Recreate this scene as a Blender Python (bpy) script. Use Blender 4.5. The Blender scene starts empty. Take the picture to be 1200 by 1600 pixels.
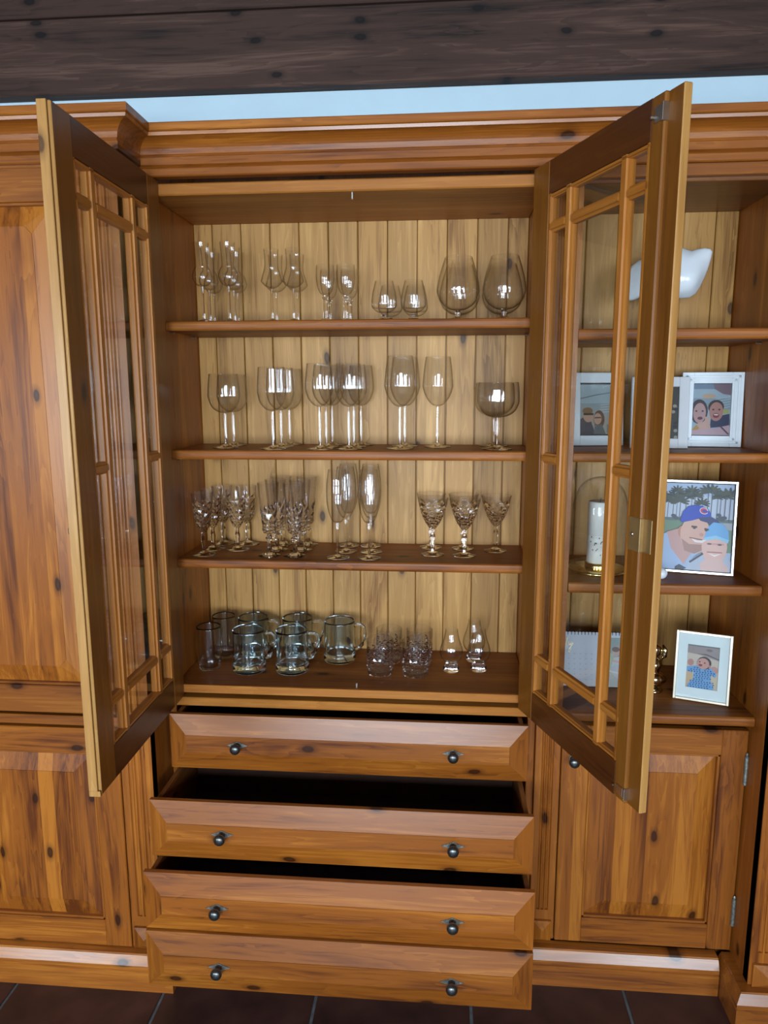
import bpy, bmesh, math, random
from mathutils import Vector, Matrix

scene = bpy.context.scene
COL = scene.collection
PI = math.pi

# ------------------------------------------------------------------ camera
cam_d = bpy.data.cameras.new('camera')
cam = bpy.data.objects.new('camera', cam_d)
COL.objects.link(cam)
cam_d.sensor_fit = 'HORIZONTAL'
cam_d.sensor_width = 36.0
cam_d.lens = 36.0 * 1110.31 / 1200.0
cam_d.clip_start = 0.02
_r = Vector((0.99668407, 0.08134095, -0.00212594))
_u = Vector((-0.01144003, 0.16594863, 0.98606804))
_f = Vector((-0.08056051, 0.98277398, -0.1663289))
M = Matrix.Identity(4)
for i in range(3):
    M[i][0] = _r[i]; M[i][1] = _u[i]; M[i][2] = -_f[i]
M[0][3], M[1][3], M[2][3] = 0.74520888, -1.84878838, 1.64497522
cam.matrix_world = M
scene.camera = cam

# ------------------------------------------------------------------ light
world = bpy.data.worlds.new('world'); scene.world = world
world.use_nodes = True
bg = world.node_tree.nodes['Background']
bg.inputs[0].default_value = (0.62, 0.78, 1.0, 1); bg.inputs[1].default_value = 1.0

def area(name, loc, target, sx, sy, power, col):
    l = bpy.data.lights.new(name, 'AREA'); l.shape = 'RECTANGLE'; l.size = sx; l.size_y = sy
    l.energy = power; l.color = col
    o = bpy.data.objects.new(name, l); COL.objects.link(o); o.location = loc
    d = Vector(target) - Vector(loc)
    o.rotation_euler = d.to_track_quat('-Z', 'Y').to_euler()
    return o
# daylight that comes in through the three windows of the wall behind the camera
for _x, _w, _p in ((-2.15, 1.1, 72), (0.40, 1.7, 150), (2.55, 1.1, 72)):
    area('window_daylight', (_x, -4.36, 1.48), (_x, 0, 1.48), _w, 1.25, _p, (0.74, 0.88, 1.0))

vs = scene.view_settings
vs.view_transform = 'Standard'; vs.look = 'None'; vs.gamma = 1.0
vs.use_curve_mapping = False
vs.exposure = 0.60
scene.cycles.transparent_max_bounces = 48
scene.cycles.max_bounces = 14
scene.cycles.transmission_bounces = 12

# ------------------------------------------------------------------ materials
def s2l(c):
    return tuple((v / 12.92 if v <= 0.04045 else ((v + 0.055) / 1.055) ** 2.4) for v in [q / 255.0 for q in c])

def new_mat(name):
    m = bpy.data.materials.new(name); m.use_nodes = True
    nt = m.node_tree; nt.nodes.clear()
    out = nt.nodes.new('ShaderNodeOutputMaterial')
    return m, nt, out

def N(nt, t, **kw):
    n = nt.nodes.new(t)
    for k, v in kw.items():
        if k.startswith('i_'):
            key = k[2:]
            key = int(key) if key.isdigit() else key.replace('_', ' ')
            n.inputs[key].default_value = v
        else:
            setattr(n, k, v)
    return n

def ramp(nt, stops, interp='LINEAR'):
    n = nt.nodes.new('ShaderNodeValToRGB'); cr = n.color_ramp; cr.interpolation = interp
    while len(cr.elements) > 1: cr.elements.remove(cr.elements[-1])
    cr.elements[0].position = stops[0][0]; cr.elements[0].color = tuple(stops[0][1]) + (1,)
    for p, c in stops[1:]:
        e = cr.elements.new(p); e.color = tuple(c) + (1,)
    return n

_woods = {}
def wood(tone, axis='z', flat='y', knots=1.0, strips=0.0, rough=0.42, coat=0.22):
    """pine with grain along one object axis; knots lie on faces across the 'flat' axis"""
    key = (tone, axis, flat, knots, strips, rough, coat)
    if key in _woods: return _woods[key]
    T = {
        'honey': ((0.105, 0.025, 0.004), (0.260, 0.075, 0.008), (0.400, 0.135, 0.016)),
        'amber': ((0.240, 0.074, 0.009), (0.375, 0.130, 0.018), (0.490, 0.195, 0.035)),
        'board': ((0.190, 0.078, 0.014), (0.400, 0.205, 0.056), (0.540, 0.300, 0.096)),
        'dark':  ((0.010, 0.006, 0.005), (0.046, 0.023, 0.016), (0.098, 0.052, 0.038)),
        'stile': ((0.110, 0.034, 0.005), (0.185, 0.062, 0.007), (0.250, 0.092, 0.011)),
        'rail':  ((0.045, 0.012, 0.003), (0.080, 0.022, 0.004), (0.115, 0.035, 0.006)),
        'edge':  ((0.310, 0.140, 0.034), (0.425, 0.210, 0.058), (0.520, 0.285, 0.092)),  # pale unstained door edges, with their frontal light put into the tone
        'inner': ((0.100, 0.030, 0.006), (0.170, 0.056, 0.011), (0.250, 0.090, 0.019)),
    }[tone]
    m, nt, out = new_mat('pine_%s_%s%s' % (tone, axis, flat)); L = nt.links.new
    tc = N(nt, 'ShaderNodeTexCoord'); oi = N(nt, 'ShaderNodeObjectInfo')
    mul = N(nt, 'ShaderNodeVectorMath', operation='SCALE'); mul.inputs[0].default_value = (13.7, 31.3, 23.9)
    L(oi.outputs['Random'], mul.inputs['Scale'])
    add = N(nt, 'ShaderNodeVectorMath', operation='ADD'); L(tc.outputs['Object'], add.inputs[0]); L(mul.outputs[0], add.inputs[1])
    ai = 'xyz'.index(axis); fi = 'xyz'.index(flat)
    def sc(along, across, fl=None):
        v = [across] * 3; v[ai] = along
        if fl is not None and fi != ai: v[fi] = fl
        n = N(nt, 'ShaderNodeVectorMath', operation='MULTIPLY'); n.inputs[1].default_value = v
        L(add.outputs[0], n.inputs[0]); return n
    # cathedral figure: rings distorted by low noise
    w1 = sc(0.9, 9.0)
    n1 = N(nt, 'ShaderNodeTexNoise', i_Scale=1.6, i_Detail=4.0, i_Distortion=0.5); L(w1.outputs[0], n1.inputs['Vector'])
    w2 = sc(2.2, 60.0)
    n2 = N(nt, 'ShaderNodeTexNoise', i_Scale=1.5, i_Detail=5.0, i_Distortion=0.4); L(w2.outputs[0], n2.inputs['Vector'])
    w3 = sc(5.0, 330.0)
    n3 = N(nt, 'ShaderNodeTexNoise', i_Scale=1.3, i_Detail=3.0); L(w3.outputs[0], n3.inputs['Vector'])
    s1 = N(nt, 'ShaderNodeMath', operation='MULTIPLY'); L(n1.outputs['Fac'], s1.inputs[0]); s1.inputs[1].default_value = 9.0
    s2 = N(nt, 'ShaderNodeMath', operation='FRACT'); L(s1.outputs[0], s2.inputs[0])
    mx = N(nt, 'ShaderNodeMath', operation='MULTIPLY_ADD'); L(s2.outputs[0], mx.inputs[0]); mx.inputs[1].default_value = 0.14; L(n1.outputs['Fac'], mx.inputs[2])
    mx2 = N(nt, 'ShaderNodeMath', operation='MULTIPLY_ADD'); L(n2.outputs['Fac'], mx2.inputs[0]); mx2.inputs[1].default_value = 0.55; L(mx.outputs[0], mx2.inputs[2])
    mx3 = N(nt, 'ShaderNodeMath', operation='MULTIPLY_ADD'); L(n3.outputs['Fac'], mx3.inputs[0]); mx3.inputs[1].default_value = 0.28; L(mx2.outputs[0], mx3.inputs[2])
    if strips:
        sep = N(nt, 'ShaderNodeSeparateXYZ'); L(add.outputs[0], sep.inputs[0])
        ci = [k for k in range(3) if k != ai and k != fi][0]
        d = N(nt, 'ShaderNodeMath', operation='DIVIDE'); L(sep.outputs[ci], d.inputs[0]); d.inputs[1].default_value = strips
        fl = N(nt, 'ShaderNodeMath', operation='FLOOR'); L(d.outputs[0], fl.inputs[0])
        wn = N(nt, 'ShaderNodeTexWhiteNoise', noise_dimensions='1D'); L(fl.outputs[0], wn.inputs['W'])
        mm = N(nt, 'ShaderNodeMath', operation='MULTIPLY_ADD'); L(wn.outputs['Value'], mm.inputs[0]); mm.inputs[1].default_value = 0.44; L(mx3.outputs[0], mm.inputs[2])
        sb = N(nt, 'ShaderNodeMath', operation='SUBTRACT'); L(mm.outputs[0], sb.inputs[0]); sb.inputs[1].default_value = 0.22
        mx3 = sb
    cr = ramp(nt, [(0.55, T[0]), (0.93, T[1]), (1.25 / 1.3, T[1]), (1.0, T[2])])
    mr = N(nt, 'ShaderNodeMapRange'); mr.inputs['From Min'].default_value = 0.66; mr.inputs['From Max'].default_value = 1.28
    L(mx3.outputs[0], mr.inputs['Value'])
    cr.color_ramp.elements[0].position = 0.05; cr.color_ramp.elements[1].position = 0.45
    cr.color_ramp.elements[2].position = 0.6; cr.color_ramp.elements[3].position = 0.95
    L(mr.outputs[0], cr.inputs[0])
    # object to object tone
    hv = N(nt, 'ShaderNodeHueSaturation'); L(cr.outputs[0], hv.inputs['Color'])
    vr = N(nt, 'ShaderNodeMapRange'); L(oi.outputs['Random'], vr.inputs['Value']); vr.inputs['To Min'].default_value = 0.88; vr.inputs['To Max'].default_value = 1.12
    L(vr.outputs[0], hv.inputs['Value'])
    col = hv.outputs[0]
    if knots:
        ksep = N(nt, 'ShaderNodeSeparateXYZ'); L(add.outputs[0], ksep.inputs[0])
        kc = [k for k in range(3) if k != ai and k != fi][0]
        kv = N(nt, 'ShaderNodeCombineXYZ')
        for src, dst, f_ in ((ai, 0, 6.0), (kc, 1, 12.0)):
            q_ = N(nt, 'ShaderNodeMath', operation='MULTIPLY'); L(ksep.outputs[src], q_.inputs[0]); q_.inputs[1].default_value = f_; L(q_.outputs[0], kv.inputs[dst])
        wob = N(nt, 'ShaderNodeTexNoise', i_Scale=2.0, i_Detail=2.0); L(kv.outputs[0], wob.inputs['Vector'])
        wm = N(nt, 'ShaderNodeVectorMath', operation='MULTIPLY_ADD'); L(wob.outputs['Color'], wm.inputs[0]); wm.inputs[1].default_value = (.12, .12, .12); L(kv.outputs[0], wm.inputs[2])
        vo = N(nt, 'ShaderNodeTexVoronoi', voronoi_dimensions='2D', i_Scale=0.75); L(wm.outputs[0], vo.inputs['Vector'])
        kr = ramp(nt, [(0.0, (0.85,) * 3), (0.06, (0.93,) * 3), (0.085, (0.4,) * 3), (0.16, (0.0,) * 3)])
        # only some cells carry a knot
        sepc = N(nt, 'ShaderNodeSeparateColor'); L(vo.outputs['Color'], sepc.inputs[0])
        gt = N(nt, 'ShaderNodeMath', operation='GREATER_THAN'); L(sepc.outputs[0], gt.inputs[0]); gt.inputs[1].default_value = 1 - 0.42 * knots
        L(vo.outputs['Distance'], kr.inputs[0])
        km = N(nt, 'ShaderNodeMath', operation='MULTIPLY'); L(kr.outputs[0], km.inputs[0]); L(gt.outputs[0], km.inputs[1])
        kmix = N(nt, 'ShaderNodeMix', data_type='RGBA'); L(km.outputs[0], kmix.inputs[0]); L(col, kmix.inputs[6])
        kmix.inputs[7].default_value = (T[0][0] * .22, T[0][1] * .2, T[0][2] * .35, 1)
        col = kmix.outputs[2]
    p = N(nt, 'ShaderNodeBsdfPrincipled'); L(col, p.inputs['Base Color'])
    p.inputs['Roughness'].default_value = rough; p.inputs['Coat Weight'].default_value = coat; p.inputs['Coat Roughness'].default_value = 0.24
    p.inputs['Specular IOR Level'].default_value = 0.32
    bp = N(nt, 'ShaderNodeBump'); bp.inputs['Strength'].default_value = 0.10; bp.inputs['Distance'].default_value = 0.002
    L(n2.outputs['Fac'], bp.inputs['Height']); L(bp.outputs[0], p.inputs['Normal'])
    L(p.outputs[0], out.inputs[0])
    _woods[key] = m
    return m

def principled(name, col, rough=0.5, metal=0.0, coat=0.0, noise=0.0, nscale=30.0, bump=0.0):
    m, nt, out = new_mat(name); L = nt.links.new
    p = N(nt, 'ShaderNodeBsdfPrincipled'); p.inputs['Roughness'].default_value = rough
    p.inputs['Metallic'].default_value = metal; p.inputs['Coat Weight'].default_value = coat
    tc = N(nt, 'ShaderNodeTexCoord')
    nz = N(nt, 'ShaderNodeTexNoise', i_Scale=nscale, i_Detail=4.0); L(tc.outputs['Object'], nz.inputs['Vector'])
    a = tuple(max(0, c * (1 - noise)) for c in col); b = tuple(min(1, c * (1 + noise)) for c in col)
    cr = ramp(nt, [(0.3, a), (0.7, b)]); L(nz.outputs['Fac'], cr.inputs[0]); L(cr.outputs[0], p.inputs['Base Color'])
    if bump:
        bp = N(nt, 'ShaderNodeBump'); bp.inputs['Strength'].default_value = bump; bp.inputs['Distance'].default_value = 0.01
        L(nz.outputs['Fac'], bp.inputs['Height']); L(bp.outputs[0], p.inputs['Normal'])
    L(p.outputs[0], out.inputs[0])
    return m

def thin_glass(name, tint=(0.993, 0.993, 0.99), edge=(0.42, 0.40, 0.37), ior=1.5, power=4.5):
    """a thin wall of clear glass: passes light straight on, mirrors by Fresnel, absorbs more where seen edge on"""
    m, nt, out = new_mat(name); L = nt.links.new
    lw = N(nt, 'ShaderNodeLayerWeight'); lw.inputs['Blend'].default_value = 0.5
    pw = N(nt, 'ShaderNodeMath', operation='POWER'); L(lw.outputs['Facing'], pw.inputs[0]); pw.inputs[1].default_value = power
    mc = N(nt, 'ShaderNodeMix', data_type='RGBA'); L(pw.outputs[0], mc.inputs[0])
    mc.inputs[6].default_value = tint + (1,); mc.inputs[7].default_value = edge + (1,)
    tr = N(nt, 'ShaderNodeBsdfTransparent'); L(mc.outputs[2], tr.inputs[0])
    gl = N(nt, 'ShaderNodeBsdfGlossy'); gl.inputs['Roughness'].default_value = 0.0
    p5 = N(nt, 'ShaderNodeMath', operation='POWER'); L(lw.outputs['Facing'], p5.inputs[0]); p5.inputs[1].default_value = 5.0
    fr = N(nt, 'ShaderNodeMath', operation='MULTIPLY_ADD'); L(p5.outputs[0], fr.inputs[0]); fr.inputs[1].default_value = 0.95; fr.inputs[2].default_value = 0.036
    mix = N(nt, 'ShaderNodeMixShader'); L(fr.outputs[0], mix.inputs[0]); L(tr.outputs[0], mix.inputs[1]); L(gl.outputs[0], mix.inputs[2])
    L(mix.outputs[0], out.inputs[0])
    return m

def solid_glass(name, col=(1, 1, 1), ior=1.5):
    m, nt, out = new_mat(name); L = nt.links.new
    g = N(nt, 'ShaderNodeBsdfGlass'); g.inputs['Color'].default_value = col + (1,); g.inputs['IOR'].default_value = ior; g.inputs['Roughness'].default_value = 0.0
    L(g.outputs[0], out.inputs[0])
    return m

GLASS = thin_glass('thin_clear_glass')
PANE = thin_glass('pane_glass', tint=(0.975, 0.985, 0.98), edge=(0.8, 0.82, 0.8), power=5.0)
SOLID = solid_glass('solid_clear_glass')
MUGS = solid_glass('solid_mug_glass', (0.95, 0.985, 0.99))
CRYSTAL = thin_glass('cut_crystal', tint=(0.985, 0.985, 0.99), edge=(0.55, 0.55, 0.58), power=3.0)
PRISM = solid_glass('cut_crystal_prism', (1, 1, 1), 1.5)
LOCKM = principled('bronzed_lock_plate', (0.30, 0.19, 0.075), rough=0.35, metal=0.5, noise=0.1)
SCRIPT = principled('pale_gold_foil', (0.95, 0.88, 0.68), rough=0.35, metal=0.15)
PEWTER = principled('aged_pewter', (0.11, 0.115, 0.115), rough=0.32, metal=0.9, noise=0.35, nscale=120)
PLATE = principled('verdigris_pewter', (0.26, 0.27, 0.245), rough=0.5, metal=0.75, noise=0.4, nscale=160)
STEEL = principled('steel', (0.62, 0.6, 0.55), rough=0.28, metal=1.0, noise=0.1)
BRASS = principled('brass', (0.75, 0.55, 0.22), rough=0.2, metal=1.0, noise=0.08)
GOLD = principled('gilt_metal', (0.72, 0.62, 0.40), rough=0.13, metal=1.0, noise=0.08)
WHITE = principled('white_ceramic', (0.68, 0.72, 0.76), rough=0.25, coat=0.3, noise=0.02)
WAX = principled('candle_wax', (0.83, 0.82, 0.78), rough=0.45, noise=0.03)
PAINTW = principled('white_paint', (0.62, 0.67, 0.71), rough=0.4, noise=0.02)
GREYP = principled('pale_grey_card', (0.46, 0.47, 0.49), rough=0.55, noise=0.02)
SILVER = principled('silver_frame', (0.80, 0.80, 0.82), rough=0.3, metal=0.6, noise=0.05)
CHAMP = principled('champagne_frame', (0.52, 0.46, 0.36), rough=0.3, metal=0.55, noise=0.06)
MATB = principled('mat_board', (0.60, 0.66, 0.68), rough=0.7, noise=0.02)
BLACK = principled('black_backing', (0.015, 0.015, 0.016), rough=0.6)
PAPER = principled('calendar_paper', (0.50, 0.54, 0.62), rough=0.6, noise=0.02)
DARKIN = principled('shaded_drawer_wood', (0.055, 0.022, 0.012), rough=0.55, noise=0.25, nscale=14)  # wood inside the drawer space, its deep shade put into the colour
PLASTER = principled('white_plaster', (0.47, 0.61, 0.69), rough=0.85, noise=0.03, nscale=6, bump=0.12)
GROUT = principled('grey_grout', (0.13, 0.135, 0.14), rough=0.9, noise=0.3, nscale=40)
TILE = principled('dark_terracotta', (0.045, 0.017, 0.013), rough=0.45, noise=0.45, nscale=9, bump=0.05)
PVC = principled('window_frame_white', (0.7, 0.7, 0.7), rough=0.4)

def print_mat():
    m, nt, out = new_mat('glossy_photo_print'); L = nt.links.new
    a = N(nt, 'ShaderNodeVertexColor', layer_name='Col')
    p = N(nt, 'ShaderNodeBsdfPrincipled'); p.inputs['Roughness'].default_value = 0.4; p.inputs['Specular IOR Level'].default_value = 0.25
    L(a.outputs[0], p.inputs['Base Color']); L(p.outputs[0], out.inputs[0])
    return m
PRINT = print_mat()

# ------------------------------------------------------------------ mesh helpers
def tag(o, label=None, cat=None, group=None, kind=None):
    if label: o['label'] = label
    if cat: o['category'] = cat
    if group: o['group'] = group
    if kind: o['kind'] = kind
    return o

def empty(name, loc=(0, 0, 0), rz=0.0, parent=None):
    o = bpy.data.objects.new(name, None); COL.objects.link(o); o.location = loc; o.rotation_euler = (0, 0, rz)
    o.empty_display_size = 0.05
    if parent: o.parent = parent
    return o

def finish(name, bm, mats, parent=None, smooth=False, loc=None, rot=None, recalc=True):
    if recalc: bmesh.ops.recalc_face_normals(bm, faces=bm.faces)
    me = bpy.data.meshes.new(name); bm.to_mesh(me); bm.free()
    if not isinstance(mats, (list, tuple)): mats = [mats]
    for m in mats: me.materials.append(m)
    if smooth:
        for p in me.polygons: p.use_smooth = True
    o = bpy.data.objects.new(name, me); COL.objects.link(o)
    if parent: o.parent = parent
    if loc: o.location = loc
    if rot: o.rotation_euler = rot
    return o

def box(bm, x0, x1, y0, y1, z0, z1, bev=0.0, mi=0):
    x0, x1 = sorted((x0, x1)); y0, y1 = sorted((y0, y1)); z0, z1 = sorted((z0, z1))
    vs_ = [bm.verts.new(c) for c in ((x0, y0, z0), (x1, y0, z0), (x1, y1, z0), (x0, y1, z0), (x0, y0, z1), (x1, y0, z1), (x1, y1, z1), (x0, y1, z1))]
    fs = [bm.faces.new([vs_[i] for i in q]) for q in ((3, 2, 1, 0), (4, 5, 6, 7), (0, 1, 5, 4), (1, 2, 6, 5), (2, 3, 7, 6), (3, 0, 4, 7))]
    for f_ in fs: f_.material_index = mi
    if bev:
        es = list({e for f_ in fs for e in f_.edges})
        r = bmesh.ops.bevel(bm, geom=es, offset=bev, segments=1, profile=0.5, affect='EDGES')
        for f_ in r['faces']: f_.material_index = mi

def B(name, x0, x1, y0, y1, z0, z1, mat, parent=None, bev=0.0015):
    bm = bmesh.new(); box(bm, x0, x1, y0, y1, z0, z1, bev)
    return finish(name, bm, mat, parent)

def prism(bm, pts, a0, a1, fn, mi=0, cap=True):
    """closed 2-D outline pts swept from a0 to a1; fn(p, q, a) -> xyz"""
    A = [bm.verts.new(fn(p, q, a0)) for p, q in pts]; Bv = [bm.verts.new(fn(p, q, a1)) for p, q in pts]
    n = len(pts); fs = []
    for i in range(n):
        fs.append(bm.faces.new((A[i], A[(i + 1) % n], Bv[(i + 1) % n], Bv[i])))
    if cap:
        fs.append(bm.faces.new(A[::-1])); fs.append(bm.faces.new(Bv))
    for f_ in fs: f_.material_index = mi

def sweep(bm, pts, path_fn, stations, mi=0):
    """profile points (o, z) carried through a list of stations; path_fn(o, z, station)->xyz"""
    rings = [[bm.verts.new(path_fn(o, z, s)) for o, z in pts] for s in stations]
    n = len(pts)
    for a, b in zip(rings, rings[1:]):
        for i in range(n):
            bm.faces.new((a[i], a[(i + 1) % n], b[(i + 1) % n], b[i])).material_index = mi
    bm.faces.new(rings[0][::-1]); bm.faces.new(rings[-1])

def lathe_faces(bm, prof, seg, ang0=0.0):
    rings = []
    for r, z in prof:
        if r < 1e-6: rings.append([bm.verts.new((0, 0, z))])
        else: rings.append([bm.verts.new((r * math.cos(ang0 + 2 * PI * k / seg), r * math.sin(ang0 + 2 * PI * k / seg), z)) for k in range(seg)])
    for a, b in zip(rings, rings[1:]):
        for k in range(seg):
            k2 = (k + 1) % seg
            if len(a) == 1 and len(b) == 1: continue
            if len(a) == 1: bm.faces.new((a[0], b[k2], b[k]))
            elif len(b) == 1: bm.faces.new((a[k], a[k2], b[0]))
            else: bm.faces.new((a[k], a[k2], b[k2], b[k]))

def lathe(name, prof, mat, parent=None, seg=32, smooth=True, loc=None, recalc=True):
    bm = bmesh.new(); lathe_faces(bm, prof, seg)
    return finish(name, bm, mat, parent, smooth, loc, recalc=recalc)

def tube(bm, pts, rad, seg=8):
    rings = []
    pts = [Vector(p) for p in pts]
    for i, p in enumerate(pts):
        t = (pts[min(i + 1, len(pts) - 1)] - pts[max(i - 1, 0)]).normalized()
        a = Vector((0, 0, 1)) if abs(t.z) < 0.9 else Vector((1, 0, 0))
        u = t.cross(a).normalized(); v = t.cross(u)
        r = rad[i] if isinstance(rad, (list, tuple)) else rad
        rings.append([bm.verts.new(p + r * (math.cos(2 * PI * k / seg) * u + math.sin(2 * PI * k / seg) * v)) for k in range(seg)])
    for a, b in zip(rings, rings[1:]):
        for k in range(seg): bm.faces.new((a[k], a[(k + 1) % seg], b[(k + 1) % seg], b[k]))
    bm.faces.new(rings[0][::-1]); bm.faces.new(rings[-1])

def raised(bm, x0, x1, z0, z1, ix, iz, y_edge, y_field, y_back, step=0.002, clip=0.0, mv=0, mh=1):
    """raised field: rim at y_edge, bevels up to y_field (towards -y); back at y_back"""
    def ring(dx, dz, y, c):
        a0, a1, b0, b1 = x0 + dx, x1 - dx, z0 + dz, z1 - dz
        if c <= 0: c = 1e-4
        return [bm.verts.new(q) for q in ((a0 + c, y, b0), (a1 - c, y, b0), (a1, y, b0 + c), (a1, y, b1 - c), (a1 - c, y, b1), (a0 + c, y, b1), (a0, y, b1 - c), (a0, y, b0 + c))]
    R0 = ring(0, 0, y_back, 0); R1 = ring(0, 0, y_edge, 0)
    R2 = ring(ix, iz, y_field + step, clip); R3 = ring(ix, iz, y_field, clip)
    def join(a, b):
        for i in range(8):
            f_ = bm.faces.new((a[i], a[(i + 1) % 8], b[(i + 1) % 8], b[i]))
            f_.material_index = mv if i in (2, 6) else mh
    join(R0, R1); join(R1, R2); join(R2, R3)
    f_ = bm.faces.new(R3); f_.material_index = mh if (x1 - x0) > (z1 - z0) else mv
    bm.faces.new(R0[::-1]).material_index = mv

WZ = lambda t='honey', **k: wood(t, 'z', 'y', **k)
WX = lambda t='honey', **k: wood(t, 'x', 'y', **k)
WSIDE = lambda t='honey', **k: wood(t, 'z', 'x', **k)     # upright panels that face left or right
WTOP = lambda t='honey', **k: wood(t, 'x', 'z', **k)      # lying boards

# ------------------------------------------------------------------ the room
BACKW = 0.345
floor = B('floor', -3.2, 4.4, -4.4, BACKW + 0.1, -0.06, -0.006, GROUT, bev=0)
tag(floor, kind='structure')
tile_me = None
TP = 0.425
for ix in range(-7, 9):
    for iy in range(-9, 2):
        cx, cy = -0.2225 + ix * TP, -0.2125 + iy * TP
        if tile_me is None:
            bm = bmesh.new(); box(bm, -TP / 2 + .0045, TP / 2 - .0045, -TP / 2 + .0045, TP / 2 - .0045, -0.012, 0, 0.002)
            t = finish('floor_tile', bm, TILE, floor); tile_me = t.data
        else:
            t = bpy.data.objects.new('floor_tile', tile_me); COL.objects.link(t); t.parent = floor
        t.location = (cx, cy, 0)
wb = B('wall_back', -3.2, 4.4, BACKW, BACKW + 0.1, -0.06, 3.0, PLASTER, bev=0); tag(wb, kind='structure')
tag(B('wall_left', -3.3, -3.2, -4.4, BACKW + .1, -0.06, 3.0, wood('honey', 'z', 'x', knots=0), bev=0), kind='structure')
tag(B('wall_right', 4.4, 4.5, -4.4, BACKW + .1, -0.06, 3.0, wood('honey', 'z', 'x', knots=0), bev=0), kind='structure')
tag(B('ceiling', -3.3, 4.5, -4.5, BACKW + .1, 2.95, 3.05, wood('dark', 'x', 'z', knots=0, rough=.75, coat=0.), bev=0), kind='structure')
# wall behind the camera with two window openings
bm = bmesh.new()
WIN = [(-2.7, -1.6), (-0.45, 1.25), (2.0, 3.1)]
for (a, b) in ((-3.3, -2.7), (-1.6, -0.45), (1.25, 2.0), (3.1, 4.5)): box(bm, a, b, -4.5, -4.25, -0.06, 3.0)
for (a, b) in WIN:
    box(bm, a, b, -4.5, -4.25, -0.06, 0.86); box(bm, a, b, -4.5, -4.25, 2.10, 3.0)
tag(finish('wall_front', bm, PVC), kind='structure')
for k, (a, b) in enumerate(WIN):
    bm = bmesh.new(); m_ = (a + b) / 2
    for xx in (a + .03, m_, b - .03): box(bm, xx - .03, xx + .03, -4.31, -4.26, 0.86, 2.10)
    for zz in (0.89, 1.48, 2.07): box(bm, a, b, -4.305, -4.265, zz - .025, zz + .025)
    tag(finish('window_%d' % (k + 1), bm, PVC), kind='structure')

# dark timber beam that runs along the top of the wall
beam = empty('trim_1', (0, 0, 2.5)); tag(beam, kind='structure')
for z0, z1, y in ((2.497, 2.697, 0.30), (2.7005, 2.948, 0.297)):
    bm = bmesh.new(); box(bm, -3.2, 4.4, y, BACKW, z0 - 2.5, z1 - 2.5, 0.003)
    finish('plank', bm, wood('dark', 'x', 'y', knots=1.6, rough=.75, coat=.0), beam)

# ------------------------------------------------------------------ shared furniture details
def knob(parent, x, y, z, horizontal=True, name='knob'):
    """turned pewter knob with a diamond backplate, screwed to a front that faces -y"""
    bm = bmesh.new()
    w, h = (0.029, 0.0115) if horizontal else (0.0115, 0.029)
    pts = []
    for k in range(24):
        a = 2 * PI * k / 24
        c, s = math.cos(a), math.sin(a)
        rr = 1.0 / (abs(c) ** 0.85 / w + abs(s) ** 0.85 / h)
        rr = max(rr, 0.0095 if k % 2 else rr)
        pts.append((rr * c, rr * s))
    prism(bm, pts, 0, -0.0025, lambda p, q, a: (x + p, y + a, z + q))
    for sx in (-1, 1):
        q = 0.018 * sx
        cx_, cz_ = (q, 0) if horizontal else (0, q)
        prism(bm, [(0.002 * math.cos(2 * PI * k / 8), 0.002 * math.sin(2 * PI * k / 8)) for k in range(8)], -0.0024, -0.004, lambda p, q2, a: (x + cx_ + p, y + a, z + cz_ + q2))
    finish('knob_plate', bm, PLATE, parent)
    prof = [(0, 0.0), (0.0085, 0.0), (0.0085, 0.003), (0.0055, 0.006), (0.005, 0.011), (0.008, 0.0135), (0.0125, 0.017), (0.0145, 0.022), (0.0132, 0.027), (0.009, 0.0305), (0.004, 0.032), (0, 0.0322)]
    o = lathe(name, prof, PEWTER, parent, seg=24)
    o.location = (x, y - 0.002, z); o.rotation_euler = (PI / 2, 0, 0)
    return o

def pilaster(parent, x0, x1, yf, yb, z0, z1, zblock, flutes=3, name='pilaster'):
    """upright face board with rounded flutes and a pyramid block at its foot"""
    bm = bmesh.new()
    w = x1 - x0; pts = [(x0, yb), (x0, yf)]
    m = 0.016; fw_ = (w - 2 * m) / flutes
    for k in range(flutes):
        c = x0 + m + fw_ * (k + 0.5); r = fw_ * 0.36
        pts.append((c - r - 0.0012, yf))
        for j in range(7):
            a = PI * j / 6
            pts.append((c - r * math.cos(a), yf + 0.0055 * math.sin(a) + 0.0004))
        pts.append((c + r + 0.0012, yf))
    pts += [(x1, yf), (x1, yb)]
    prism(bm, pts, zblock + 0.03, z1, lambda p, q, a: (p, q, a))
    box(bm, x0, x1, yf, yb, z0, zblock + 0.03)
    o = finish(name, bm, WZ(knots=0.6), parent)
    bm = bmesh.new()
    cx_ = (x0 + x1) / 2; h = w / 2 - 0.008
    a = [bm.verts.new((cx_ + sx * h, yf - 0.0005, zz)) for sx, zz in ((-1, z0), (1, z0), (1, zblock), (-1, zblock))]
    b = [bm.verts.new((cx_ + sx * h, yf - 0.008, zz)) for sx, zz in ((-1, z0), (1, z0), (1, zblock), (-1, zblock))]
    zc = zblock - h * 0.72
    p1 = bm.verts.new((cx_, yf - 0.026, zc)); p0 = bm.verts.new((cx_, yf - 0.026, max(z0 + h * .7, z0 + 0.01)))
    for i in range(4): bm.faces.new((a[i], a[(i + 1) % 4], b[(i + 1) % 4], b[i]))
    bm.faces.new((b[3], b[2], p1)); bm.faces.new((b[0], b[1], p0))
    bm.faces.new((b[1], b[2], p1, p0)); bm.faces.new((b[3], b[0], p0, p1))
    finish('pyramid_block', bm, WZ(knots=0), parent)
    return o

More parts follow.
